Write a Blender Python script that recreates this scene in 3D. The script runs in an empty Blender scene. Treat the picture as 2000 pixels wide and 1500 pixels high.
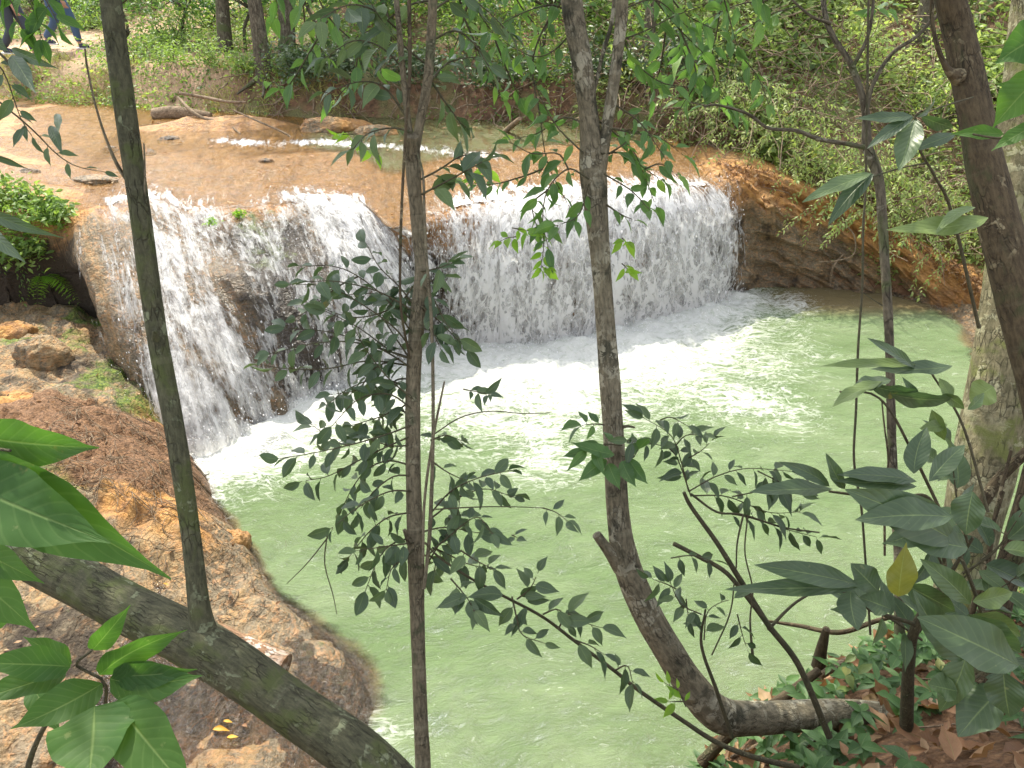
import bpy, math, random
import numpy as np
from mathutils import Vector

# ------------------------------------------------------------------ camera, light, exposure
F, TH, H = 1550.0, math.radians(30), 4.2
sc = bpy.context.scene
cam_d = bpy.data.cameras.new('camera'); cam = bpy.data.objects.new('camera', cam_d)
sc.collection.objects.link(cam); sc.camera = cam
cam.location = (0, 0, H); cam.rotation_euler = (math.radians(60), 0, 0)
cam_d.sensor_width = 36; cam_d.lens = 36*F/2000; cam_d.clip_start = 0.05; cam_d.clip_end = 500
SUN_EL, SUN_AZ = math.radians(56), math.radians(-22)      # azimuth from +Y towards +X
world = bpy.data.worlds.new('World'); sc.world = world; world.use_nodes = True
wn = world.node_tree; wn.nodes.clear()
sky = wn.nodes.new('ShaderNodeTexSky'); sky.sky_type = 'NISHITA'; sky.sun_disc = False
sky.sun_elevation = SUN_EL; sky.sun_rotation = SUN_AZ; sky.dust_density = 2.0
bg = wn.nodes.new('ShaderNodeBackground'); bg.inputs[1].default_value = 0.15
wo = wn.nodes.new('ShaderNodeOutputWorld')
mxs = wn.nodes.new('ShaderNodeHueSaturation'); mxs.inputs['Saturation'].default_value = .22; mxs.inputs['Value'].default_value = 1.15   # sky greyed and brightened so shadows turn less blue
wn.links.new(sky.outputs[0], mxs.inputs['Color']); wn.links.new(mxs.outputs[0], bg.inputs[0]); wn.links.new(bg.outputs[0], wo.inputs[0])
sun_d = bpy.data.lights.new('sun', 'SUN'); sun_d.energy = 2.7; sun_d.angle = math.radians(0.5); sun_d.color = (1, .93, .77)
sun = bpy.data.objects.new('sun', sun_d); sc.collection.objects.link(sun)
sd = Vector((math.sin(SUN_AZ)*math.cos(SUN_EL), math.cos(SUN_AZ)*math.cos(SUN_EL), math.sin(SUN_EL)))
sun.rotation_euler = sd.to_track_quat('Z', 'Y').to_euler(); sun.location = sd*40
sc.view_settings.view_transform = 'Standard'; sc.view_settings.look = 'None'
sc.view_settings.exposure = 1.55; sc.view_settings.gamma = 1; sc.view_settings.use_curve_mapping = False
sc.cycles.use_denoising = True
sc.cycles.max_bounces = 7; sc.cycles.transparent_max_bounces = 16
sc.cycles.diffuse_bounces = 3; sc.cycles.glossy_bounces = 3; sc.cycles.transmission_bounces = 4
sc.cycles.caustics_reflective = False; sc.cycles.caustics_refractive = False
sc.cycles.sample_clamp_indirect = 4

rng = np.random.default_rng(7)
random.seed(7)

# ------------------------------------------------------------------ helpers
def ray(px, py):
    v = (750-py)/F
    return np.array(((px-1000)/F, math.cos(TH)+v*math.sin(TH), -math.sin(TH)+v*math.cos(TH)))
def W(px, py, d):                       # point at distance d along the view axis
    return np.array((0, 0, H)) + ray(px, py)*d
def PZ(px, py, z):                      # point on the level z
    r = ray(px, py); return np.array((0, 0, H)) + r*((z-H)/r[2])

def _hash(ix, iy, iz):
    h = (ix*374761393 + iy*668265263 + iz*2147483647 + 1013904223) & 0xffffffff
    h = ((h ^ (h >> 13))*1274126177) & 0xffffffff
    h = ((h ^ (h >> 15))*2246822519) & 0xffffffff
    return ((h ^ (h >> 16)) & 0xffffff)/float(0xffffff)
def vnoise(x, y, z=0.0):
    x, y, z = np.broadcast_arrays(np.asarray(x, float), np.asarray(y, float), np.asarray(z, float))
    xi, yi, zi = (np.floor(a).astype(np.int64) for a in (x, y, z))
    fx, fy, fz = x-xi, y-yi, z-zi
    fx, fy, fz = (f*f*f*(f*(f*6-15)+10) for f in (fx, fy, fz))
    r = 0
    for dx in (0, 1):
        for dy in (0, 1):
            for dz in (0, 1):
                w = (fx if dx else 1-fx)*(fy if dy else 1-fy)*(fz if dz else 1-fz)
                r = r + w*_hash(xi+dx, yi+dy, zi+dz)
    return r*2-1
def fbm(x, y, z=0.0, o=5, g=.5):
    a, s, t = 1.0, 0, 0
    for k in range(o):
        s = s + a*vnoise(np.asarray(x)*2**k+17*k, np.asarray(y)*2**k-9*k, np.asarray(z)*2**k+5*k); t += a; a *= g
    return s/t
def ridged(x, y, z=0.0, o=4):
    a, s, t = 1.0, 0, 0
    for k in range(o):
        s = s + a*(1-2*np.abs(vnoise(np.asarray(x)*2**k+31*k, np.asarray(y)*2**k+7*k, np.asarray(z)*2**k))); t += a; a *= .5
    return s/t
def sstep(a, b, x):
    t = np.clip((np.asarray(x, float)-a)/(b-a), 0, 1); return t*t*(3-2*t)

class MB:
    """collects vertices, faces and point attributes of ONE mesh"""
    def __init__(s): s.v = []; s.f = {3: [], 4: []}; s.n = 0; s.a = {}
    def add(s, v, f, **attrs):
        v = np.asarray(v, float).reshape(-1, 3); f = np.asarray(f, np.int64)
        s.v.append(v); s.f[f.shape[1]].append(f+s.n)
        for k, val in attrs.items():
            val = np.asarray(val, float)
            if val.ndim == 0: val = np.full(len(v), float(val))
            s.a.setdefault(k, []).append((s.n, val))
        s.n += len(v)
    def build(s, name, mat, parent=None, smooth=True):
        me = bpy.data.meshes.new(name)
        V = np.concatenate(s.v) if s.v else np.zeros((0, 3))
        if parent is not None and parent.type == 'EMPTY': V = V - np.array(parent.location)
        q = np.concatenate(s.f[4]) if s.f[4] else np.zeros((0, 4), np.int64)
        t = np.concatenate(s.f[3]) if s.f[3] else np.zeros((0, 3), np.int64)
        loops = np.concatenate((q.ravel(), t.ravel())).astype(np.int32)
        tot = np.concatenate((np.full(len(q), 4), np.full(len(t), 3))).astype(np.int32)
        st = np.concatenate(((0,), np.cumsum(tot)[:-1])).astype(np.int32) if len(tot) else tot
        me.vertices.add(len(V)); me.vertices.foreach_set('co', V.astype(np.float32).ravel())
        me.loops.add(len(loops)); me.loops.foreach_set('vertex_index', loops)
        me.polygons.add(len(tot)); me.polygons.foreach_set('loop_start', st); me.polygons.foreach_set('loop_total', tot)
        me.polygons.foreach_set('use_smooth', np.full(len(tot), smooth))
        for k, lst in s.a.items():
            vec = lst[0][1].ndim == 2
            arr = np.zeros((len(V), 3) if vec else len(V), np.float32)
            for off, val in lst: arr[off:off+len(val)] = val
            at = me.attributes.new(k, 'FLOAT_VECTOR' if vec else 'FLOAT', 'POINT')
            at.data.foreach_set('vector' if vec else 'value', arr.ravel())
        me.update(calc_edges=True); me.validate()
        if mat: me.materials.append(mat)
        o = bpy.data.objects.new(name, me); sc.collection.objects.link(o)
        if parent is not None: o.parent = parent
        return o

def tag(o, label=None, cat=None, group=None, kind=None):
    if label: o['label'] = label
    if cat: o['category'] = cat
    if group: o['group'] = group
    if kind: o['kind'] = kind
    return o
def thing(name, loc, label, cat, group=None):
    o = bpy.data.objects.new(name, None); sc.collection.objects.link(o); o.location = tuple(float(c) for c in loc)
    o.empty_display_size = .1
    return tag(o, label, cat, group)

def grid_faces(nr, nc, wrap=False):
    r = np.arange(nr-1)[:, None]; c = np.arange(nc if wrap else nc-1)[None, :]
    a = r*nc+c; b = r*nc+(c+1) % nc
    return np.stack((a, b, b+nc, a+nc), -1).reshape(-1, 4)

def catmull(P, n):
    P = np.asarray(P, float); m = len(P)
    if m == 2:
        t = np.linspace(0, 1, n)[:, None]; return P[0]*(1-t)+P[1]*t
    Q = np.vstack((2*P[0]-P[1], P, 2*P[-1]-P[-2]))
    seg = np.linalg.norm(np.diff(P[:, :3], axis=0), axis=1); cum = np.concatenate(((0,), np.cumsum(seg)))
    u = np.linspace(0, cum[-1], n); i = np.clip(np.searchsorted(cum, u, side='right')-1, 0, m-2)
    t = ((u-cum[i])/np.maximum(seg[i], 1e-9))[:, None]
    a, b, c, d = Q[i], Q[i+1], Q[i+2], Q[i+3]
    return .5*((2*b)+(-a+c)*t+(2*a-5*b+4*c-d)*t**2+(-a+3*b-3*c+d)*t**3)

def tube(mb, P, R, seg=8, step=.05, rough=0., cap=True, seed=0):
    """tapered tube through points P with radii R"""
    P = np.asarray(P, float); R = np.broadcast_to(np.asarray(R, float), (len(P),))
    L = np.linalg.norm(np.diff(P, axis=0), axis=1).sum(); n = int(np.clip(L/step, 2, 400))+1
    PR = catmull(np.column_stack((P, R)), max(n, len(P))); C = PR[:, :3]; r = np.maximum(PR[:, 3], .0004); n = len(C)
    T = np.gradient(C, axis=0); T /= np.linalg.norm(T, axis=1)[:, None]+1e-12
    up = np.array((0, 0, 1.)) if abs(T[0][2]) < .9 else np.array((1., 0, 0))
    N = np.zeros_like(T); v = np.cross(T[0], up); v /= np.linalg.norm(v); N[0] = v
    for i in range(1, n):
        v = N[i-1]-T[i]*np.dot(N[i-1], T[i]); N[i] = v/np.linalg.norm(v)
    B = np.cross(T, N)
    a = np.linspace(0, 2*math.pi, seg, endpoint=False)
    dist = np.concatenate(((0,), np.cumsum(np.linalg.norm(np.diff(C, axis=0), axis=1))))
    rr = np.repeat(r[:, None], seg, 1)
    if rough:
        A, D = np.meshgrid(a, dist)
        f = 2.2/max(r.mean()*4, .02)
        rr = rr*(1+rough*fbm(np.cos(A)*1.3+seed*3.1, np.sin(A)*1.3, D*f*.35, 4)+rough*.7*fbm(D*f*.2+seed, seed*1.7, 0, 2))
    V = C[:, None]+rr[..., None]*(np.cos(a)[None, :, None]*N[:, None]+np.sin(a)[None, :, None]*B[:, None])
    uv = np.stack((np.broadcast_to(np.cos(a)*r.mean()*1.0, (n, seg)), np.broadcast_to(np.sin(a)*r.mean(), (n, seg)), np.broadcast_to(dist[:, None], (n, seg))), -1)
    uv = uv+np.array((seed*1.37, seed*.71, 0))
    mb.add(V.reshape(-1, 3), grid_faces(n, seg, True), buv=uv.reshape(-1, 3))
    if cap:
        for e, (idx, pt) in enumerate(((0, C[0]), (n-1, C[-1]))):
            ring = V[idx]; tip = pt+(T[idx]*r[idx]*.35*(1 if e else -1))
            k = np.arange(seg)
            f = np.stack((k, (k+1) % seg, np.full(seg, seg)), -1)
            if e == 0: f = f[:, ::-1]
            mb.add(np.vstack((ring, tip)), f, buv=np.vstack((uv[idx], uv[idx].mean(0))))
    return C

def leaf_template(rows, kind='ovate'):
    t = np.linspace(0, 1, rows)
    if kind == 'ovate': w = np.sin(np.pi*t**.8)**.8*(1-t**6)
    elif kind == 'lance': w = np.sin(np.pi*t**.9)**.9
    else: w = np.sin(np.pi*t**.92)**.7*(1-.25*t**8)
    w[0] = .03; w[-1] = 0.02
    return t, w
def leaves(mb, base, axis, normal, L, Wd, rows=4, kind='ovate', fold=.18, droop=.15, wavy=0., tint=None, cols=3):
    base = np.asarray(base, float); n = len(base)
    if n == 0: return
    L = np.broadcast_to(L, (n,)).astype(float); Wd = np.broadcast_to(Wd, (n,)).astype(float)
    axis = axis/(np.linalg.norm(axis, axis=1)[:, None]+1e-9)
    normal = normal-axis*np.sum(normal*axis, 1)[:, None]; normal /= np.linalg.norm(normal, axis=1)[:, None]+1e-9
    side = np.cross(axis, normal)
    if tint is None: tint = rng.random(n)
    dr = np.broadcast_to(droop, (n,))*rng.uniform(.3, 1.7, n)
    cv = rng.normal(0, .12, n)
    if rows == 2:      # diamond
        t = np.array((0, .45, .45, 1)); u = np.array((0, -1, 1, 0)); h = np.array((0, fold, fold, 0))
        tt = t[None, :, None]
        V = base[:, None]+axis[:, None]*(L[:, None]*t)[..., None]+side[:, None]*(Wd[:, None]*.5*u)[..., None]+normal[:, None]*((Wd[:, None]*.5*h)-(L*dr)[:, None]*t**2)[..., None]
        k = np.arange(n)[:, None]*4
        f = np.concatenate((k+np.array((0, 3, 1)), k+np.array((0, 2, 3))))
        mb.add(V.reshape(-1, 3), f, tint=np.repeat(tint, 4), luv=np.tile(np.stack((u, t, 0*u), -1), (n, 1))); return
    t, w = leaf_template(rows, kind)
    us = np.linspace(-1, 1, cols)
    tg, ug = np.meshgrid(t, us, indexing='ij'); wg = np.repeat(w[:, None], cols, 1)
    tg, ug, wg = tg.ravel(), ug.ravel(), wg.ravel()
    ph = rng.uniform(0, 6.28, n)
    hgt = (Wd[:, None]*.5*fold*2*np.abs(ug*wg)**1.2) - (L*dr)[:, None]*tg**2
    if wavy: hgt = hgt+(Wd*wavy)[:, None]*np.sin(tg*14+ph[:, None])*(ug*wg)*np.abs(ug)
    V = base[:, None]+axis[:, None]*(L[:, None]*tg)[..., None]+side[:, None]*(Wd[:, None]*.5*ug*wg+(L*cv)[:, None]*tg**2)[..., None]+normal[:, None]*hgt[..., None]
    f1 = grid_faces(rows, cols); m = rows*cols
    f = (np.arange(n)[:, None, None]*m+f1[None]).reshape(-1, 4)
    mb.add(V.reshape(-1, 3), f, tint=np.repeat(tint, m), luv=np.tile(np.stack((ug, tg, 0*ug), -1), (n, 1)))

# ------------------------------------------------------------------ materials
def new_mat(name):
    m = bpy.data.materials.new(name); m.use_nodes = True; nt = m.node_tree; nt.nodes.clear()
    return m, nt
class S:
    def __init__(s, nt): s.nt = nt
    def put(s, sock, v):
        if isinstance(v, bpy.types.NodeSocket): s.nt.links.new(v, sock)
        elif v is not None:
            if isinstance(v, (tuple, list)) and len(v) == 3 and sock.type == 'RGBA': v = (*v, 1)
            sock.default_value = v
    def n(s, typ, ins=None, **pr):
        nd = s.nt.nodes.new(typ)
        for k, v in pr.items(): setattr(nd, k, v)
        for k, v in (ins or {}).items(): s.put(nd.inputs[k], v)
        return nd
    def attr(s, name, out='Fac'): return s.n('ShaderNodeAttribute', attribute_name=name).outputs[out]
    def pos(s): return s.n('ShaderNodeTexCoord').outputs['Object']
    def mp(s, v, sc=(1, 1, 1), loc=(0, 0, 0), rot=(0, 0, 0)):
        return s.n('ShaderNodeMapping', {0: v, 1: loc, 2: rot, 3: sc}).outputs[0]
    def noise(s, v, scale, detail=4, rough=.55, dist=0., out=0):
        return s.n('ShaderNodeTexNoise', {'Vector': v, 'Scale': scale, 'Detail': detail, 'Roughness': rough, 'Distortion': dist}).outputs[out]
    def vor(s, v, scale, feature='F1', out='Distance', rnd=1.):
        return s.n('ShaderNodeTexVoronoi', {'Vector': v, 'Scale': scale, 'Randomness': rnd}, feature=feature).outputs[out]
    def m(s, op, a, b=0., c=None, clamp=False):
        ins = {0: a, 1: b}
        if c is not None: ins[2] = c
        return s.n('ShaderNodeMath', ins, operation=op, use_clamp=clamp).outputs[0]
    def ss(s, a, b, x):
        return s.n('ShaderNodeMapRange', {0: x, 1: a, 2: b, 3: 0., 4: 1.}, interpolation_type='SMOOTHSTEP').outputs[0]
    def mix(s, f, a, b, mode='MIX'):
        return s.n('ShaderNodeMix', {0: f, 6: a, 7: b}, data_type='RGBA', blend_type=mode).outputs[2]
    def ramp(s, f, stops):
        nd = s.n('ShaderNodeValToRGB', {0: f}); cr = nd.color_ramp
        while len(cr.elements) > 1: cr.elements.remove(cr.elements[-1])
        cr.elements[0].position = stops[0][0]; cr.elements[0].color = (*stops[0][1], 1)
        for p, c in stops[1:]:
            e = cr.elements.new(p); e.color = (*c, 1)
        return nd.outputs[0]
    def addv(s, a, b, f=1.):
        sc_ = s.n('ShaderNodeVectorMath', {0: b, 3: f}, operation='SCALE').outputs[0]
        return s.n('ShaderNodeVectorMath', {0: a, 1: sc_}, operation='ADD').outputs[0]
    def bump(s, h, st=.5, d=.02, nrm=None):
        ins = {'Height': h, 'Strength': st, 'Distance': d}
        if nrm is not None: ins['Normal'] = nrm
        return s.n('ShaderNodeBump', ins).outputs[0]
    def bsdf(s, **k):
        nd = s.n('ShaderNodeBsdfPrincipled')
        for a, v in k.items(): s.put(nd.inputs[a.replace('_', ' ')], v)
        return nd.outputs[0]
    def out(s, sh): s.n('ShaderNodeOutputMaterial', {0: sh})
    def mixs(s, f, a, b): return s.n('ShaderNodeMixShader', {0: f, 1: a, 2: b}).outputs[0]
    def sep(s, v, i): return s.n('ShaderNodeSeparateXYZ', {0: v}).outputs[i]

def leaf_mat(name, stops, trans=.35, rough=.38, spec=.5, veins=False, tcol=(.22, .42, .03)):
    m, nt = new_mat(name); s = S(nt)
    t = s.attr('tint'); uv = s.attr('luv', 'Vector'); p = s.pos()
    col = s.ramp(t, stops)
    u = s.m('ABSOLUTE', s.sep(uv, 0)); v = s.sep(uv, 1)
    mid = s.m('SUBTRACT', 1., s.ss(.0, .07, u))
    nz = s.noise(p, 45, 4)
    col = s.mix(s.m('MULTIPLY', s.ss(.35, .75, nz), .35), col, s.mix(1., col, (.55, .62, .5), 'MULTIPLY'))
    col = s.mix(s.m('MULTIPLY', s.ss(.68, .76, s.noise(p, 9, 5, .7)), .7), col, (.20, .14, .05))
    col = s.mix(s.m('MULTIPLY', mid, .35), col, (.25, .33, .12))
    nrm = None
    if veins:
        w = s.m('SINE', s.m('MULTIPLY', s.m('SUBTRACT', v, s.m('MULTIPLY', u, .22)), 62.))
        ridge = s.ss(.75, 1., w)
        col = s.mix(s.m('MULTIPLY', ridge, .06), col, (.3, .4, .15))
        hh = s.m('ADD', s.m('MULTIPLY', w, -.28), s.m('ADD', s.m('MULTIPLY', nz, .8), s.m('MULTIPLY', mid, -1.2)))
        col = s.mix(s.m('MULTIPLY', s.ss(.66, .72, s.noise(p, 38, 4, .6)), .22), col, (.30, .30, .14))
        nrm = s.bump(hh, .45, .0014)
    b = s.bsdf(Base_Color=col, Roughness=rough, Specular_IOR_Level=spec, Normal=nrm)
    tr = s.n('ShaderNodeBsdfTranslucent', {0: s.mix(.55, s.mix(1., col, (3.2, 3.2, 2.0), 'MULTIPLY'), tcol)})
    s.out(s.mixs(trans, b, tr.outputs[0])); return m

G_DARK = [(0, (.036, .062, .032)), (.5, (.055, .090, .038)), (.85, (.08, .125, .04)), (1, (.14, .19, .05))]
M_near = leaf_mat('dark_leaf', G_DARK, .16, .42, .45, True, (.05, .16, .03))
M_mid = leaf_mat('sapling_leaf', [(0, (.042, .070, .042)), (.6, (.062, .10, .052)), (1, (.10, .15, .05))], .2, .45, .4, True, (.05, .14, .03))
M_big = leaf_mat('broad_leaf', [(0, (.03, .072, .02)), (.6, (.04, .095, .022)), (1, (.065, .13, .03))], .34, .6, .25, True, (.16, .40, .02))
M_lime = leaf_mat('young_leaf', [(0, (.10, .22, .02)), (1, (.20, .34, .04))], .5, .45, .4, True, (.35, .6, .04))
M_bush = leaf_mat('bush_leaf', [(0, (.04, .085, .025)), (.35, (.11, .19, .045)), (.7, (.21, .31, .08)), (.93, (.34, .43, .13)), (1, (.42, .44, .10))], .35, .5, .4, False, (.3, .45, .06))
M_vine = leaf_mat('vine_leaf', [(0, (.05, .09, .03)), (.22, (.13, .20, .055)), (.6, (.27, .35, .11)), (.92, (.42, .48, .2)), (1, (.50, .44, .10))], .4, .5, .5, False, (.35, .45, .1))
M_dry = leaf_mat('dry_leaf', [(0, (.10, .05, .025)), (.4, (.20, .10, .05)), (.75, (.32, .18, .10)), (1, (.42, .30, .18))], .15, .6, .3, True, (.4, .2, .06))
M_yel = leaf_mat('yellow_leaf', [(0, (.5, .25, .02)), (1, (.6, .38, .03))], .2, .4, .4, True, (.6, .4, .05))

M_upper = leaf_mat('upper_leaf', [(0, (.035, .08, .03)), (.5, (.055, .12, .035)), (.85, (.08, .16, .04)), (1, (.16, .26, .05))], .3, .45, .4, True, (.14, .32, .04))
M_cover = leaf_mat('cover_leaf', [(0, (.03, .075, .02)), (.5, (.05, .12, .03)), (.9, (.08, .17, .045)), (1, (.2, .2, .06))], .25, .5, .4, True, (.12, .28, .04))
def bark_mat(name, c1, c2, lich, moss, lf=.5, mf=.3, sc_=1., ring=0.):
    m, nt = new_mat(name); s = S(nt)
    uv = s.attr('buv', 'Vector'); p = s.pos()
    n1 = s.noise(s.mp(uv, (1, 1, .30)), 75*sc_, 8, .74)
    n2 = s.noise(s.mp(uv, (1, 1, .8)), 9*sc_, 5, .6, .6)
    n3 = s.noise(uv, 22*sc_, 5, .65, .4)
    col = s.mix(s.ss(.35, .68, n1), c1, c2)
    col = s.mix(s.m('MULTIPLY', s.ss(.60-.2*mf, .75-.2*mf, n2), .85), col, moss)
    if ring:
        rg = s.noise(s.mp(uv, (.15, .15, 1)), 34*sc_, 3, .6)
        col = s.mix(s.m('MULTIPLY', s.ss(.56, .66, rg), ring), col, (.30, .28, .2))
        rg2 = s.noise(s.mp(uv, (.1, .1, 1), (3, 0, 0)), 70*sc_, 2, .6)
        col = s.mix(s.m('MULTIPLY', s.ss(.6, .7, rg2), ring), col, (.03, .028, .02))
    big = s.noise(uv, 4.3*sc_, 3, .55, .3)
    lm = s.m('MULTIPLY', s.ss(.66-.22*lf, .72-.22*lf, n3), s.ss(.42, .58, big))
    col = s.mix(s.m('MULTIPLY', lm, .85), col, lich)
    crk = s.m('SUBTRACT', 1., s.ss(0., .09, s.vor(s.addv(s.mp(uv, (1, 1, .22)), s.noise(uv, 14*sc_, 3, .6, 0, 1), .03), 55*sc_, 'DISTANCE_TO_EDGE')))
    crk = s.m('MULTIPLY', crk, s.ss(.42, .62, s.noise(uv, 11*sc_, 3, .6)))
    col = s.mix(s.m('MULTIPLY', crk, .6), col, (.02, .017, .012))
    h = s.m('ADD', s.m('MULTIPLY', n1, .9), s.m('ADD', s.m('MULTIPLY', n3, .6), s.m('ADD', s.m('MULTIPLY', lm, .2), s.m('MULTIPLY', crk, -.5))))
    s.out(s.bsdf(Base_Color=col, Roughness=.88, Specular_IOR_Level=.2, Normal=s.bump(h, 1., .009/sc_)))
    return m
B_lean = bark_mat('mossy_bark', (.045, .045, .028), (.10, .10, .06), (.19, .21, .13), (.07, .085, .03), .45, .6, 1., .08)
B_sap = bark_mat('sapling_bark', (.095, .082, .055), (.20, .17, .115), (.26, .25, .17), (.07, .08, .045), .3, .3, 1.6, .25)
B_curv = bark_mat('blotched_bark', (.10, .088, .06), (.22, .19, .13), (.34, .32, .24), (.03, .032, .022), .75, .45, 1.1, .2)
B_big = bark_mat('lichen_bark', (.11, .10, .055), (.25, .22, .13), (.36, .35, .22), (.15, .17, .05), .7, .5, .8, .15)
B_dark = bark_mat('dark_bark', (.05, .038, .024), (.11, .085, .05), (.28, .24, .15), (.06, .065, .03), .45, .4, 1., .05)
B_far = bark_mat('far_bark', (.06, .05, .035), (.16, .14, .10), (.28, .27, .2), (.08, .10, .04), .4, .4, .6, 0)
B_twig = bark_mat('twig_bark', (.05, .045, .03), (.10, .09, .05), (.2, .2, .12), (.05, .06, .03), .3, .3, 3., 0)
B_root = bark_mat('dry_wood', (.14, .10, .065), (.34, .26, .18), (.42, .34, .24), (.10, .08, .05), .4, .4, 1.5, 0)
B_log = bark_mat('stripped_log', (.16, .09, .05), (.30, .19, .12), (.60, .54, .48), (.10, .06, .04), .9, .2, .9, 0)

def rock_mat(name):
    """orange travertine: attributes moss, dark (mineral crust, plus shade painted into recesses), wet, soil"""
    m, nt = new_mat(name); s = S(nt)
    p = s.pos(); st = s.attr('flow', 'Vector')
    wr = s.noise(p, 1.7, 3, .5, 0, 1)
    pw = s.addv(p, wr, .35)
    n1 = s.noise(pw, 1.5, 6, .62); n2 = s.noise(pw, 7, 6, .65); n3 = s.noise(p, 38, 5, .65); n4 = s.noise(s.mp(p, (1, 1, 3)), 16, 5, .6, .8)
    sn = s.noise(s.mp(st, (9, 1.3, 1)), 1.2, 6, .62, .5)
    col = s.ramp(n2, [(.25, (.10, .06, .035)), (.42, (.26, .13, .05)), (.55, (.43, .215, .06)), (.68, (.50, .29, .10)), (.85, (.53, .37, .17))])
    grey = s.ramp(n3, [(.3, (.065, .052, .034)), (.5, (.18, .145, .095)), (.75, (.31, .25, .165))])
    col = s.mix(s.ss(.42, .60, s.m('ADD', s.m('MULTIPLY', n1, .75), s.m('MULTIPLY', s.attr('grey'), .42))), col, grey)
    col = s.mix(s.m('MULTIPLY', s.ss(.44, .66, sn), .5), col, (.38, .24, .10))
    col = s.mix(s.m('MULTIPLY', s.ss(.50, .62, n4), .35), col, (.66, .33, .13))
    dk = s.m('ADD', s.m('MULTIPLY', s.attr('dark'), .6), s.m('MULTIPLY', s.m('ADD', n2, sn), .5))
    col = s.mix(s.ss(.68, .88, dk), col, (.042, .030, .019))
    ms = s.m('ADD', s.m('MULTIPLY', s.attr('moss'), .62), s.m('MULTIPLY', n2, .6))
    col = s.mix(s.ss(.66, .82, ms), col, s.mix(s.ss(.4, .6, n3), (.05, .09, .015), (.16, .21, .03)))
    soil = s.ramp(n3, [(.3, (.06, .032, .014)), (.5, (.16, .082, .038)), (.72, (.30, .17, .085))])
    col = s.mix(s.ss(.45, .75, s.m('ADD', s.attr('soil'), s.m('MULTIPLY', s.m('SUBTRACT', n2, .5), .8))), col, soil)
    wet = s.attr('wet')
    col = s.mix(s.m('MULTIPLY', wet, .55), col, s.mix(1., col, (.55, .52, .48), 'MULTIPLY'))
    rough = s.m('SUBTRACT', .88, s.m('MULTIPLY', wet, .66))
    h = s.m('ADD', s.m('MULTIPLY', n2, 1.), s.m('ADD', s.m('MULTIPLY', n3, .4), s.m('ADD', s.m('MULTIPLY', sn, .7), s.m('MULTIPLY', n4, .5))))
    s.out(s.bsdf(Base_Color=col, Roughness=rough, Specular_IOR_Level=.5, Normal=s.bump(s.m('ADD', h, s.m('MULTIPLY', s.m('SUBTRACT', 1., s.ss(0., .06, s.vor(pw, 5.5, 'DISTANCE_TO_EDGE'))), -.10)), 1., .05)))
    return m
M_rock = rock_mat('travertine')

def hill_mat():
    m, nt = new_mat('hill_soil'); s = S(nt); p = s.pos()
    n1 = s.noise(p, 1.2, 5, .6); n2 = s.noise(p, 9, 6, .68); n3 = s.noise(p, 50, 4, .6)
    col = s.ramp(n2, [(.3, (.05, .03, .018)), (.45, (.11, .06, .032)), (.6, (.20, .11, .06)), (.8, (.30, .20, .11))])
    col = s.mix(s.ss(.45, .6, n1), col, s.ramp(n3, [(.3, (.05, .06, .02)), (.7, (.22, .20, .08))]))
    col = s.mix(s.m('MULTIPLY', s.attr('sand'), s.ss(.3, .5, n2)), col, s.mix(n3, (.42, .26, .16), (.62, .45, .31)))
    s.out(s.bsdf(Base_Color=col, Roughness=.95, Normal=s.bump(s.m('ADD', n2, s.m('MULTIPLY', n3, .4)), .9, .05)))
    return m
M_hill = hill_mat()

def path_mat():
    m, nt = new_mat('sandy_path'); s = S(nt); p = s.pos()
    n2 = s.noise(p, 6, 6, .65); n3 = s.noise(p, 60, 4, .6)
    col = s.ramp(n2, [(.3, (.30, .17, .10)), (.5, (.52, .34, .22)), (.7, (.66, .48, .34))])
    s.out(s.bsdf(Base_Color=s.mix(s.m('MULTIPLY', n3, .4), col, (.36, .24, .15)), Roughness=.95, Normal=s.bump(s.m('ADD', n2, n3), .8, .03)))
    return m

def lace(s, v, scale, warp=.5, wsc=3.):
    """network of thin bright threads, 0..1"""
    w = s.noise(v, scale*.6, 3, .6, 0, 1)
    vv = s.addv(v, s.n('ShaderNodeVectorMath', {0: w, 1: (.5, .5, .5)}, operation='SUBTRACT').outputs[0], warp)
    d = s.vor(vv, scale, 'DISTANCE_TO_EDGE')
    return d

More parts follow.
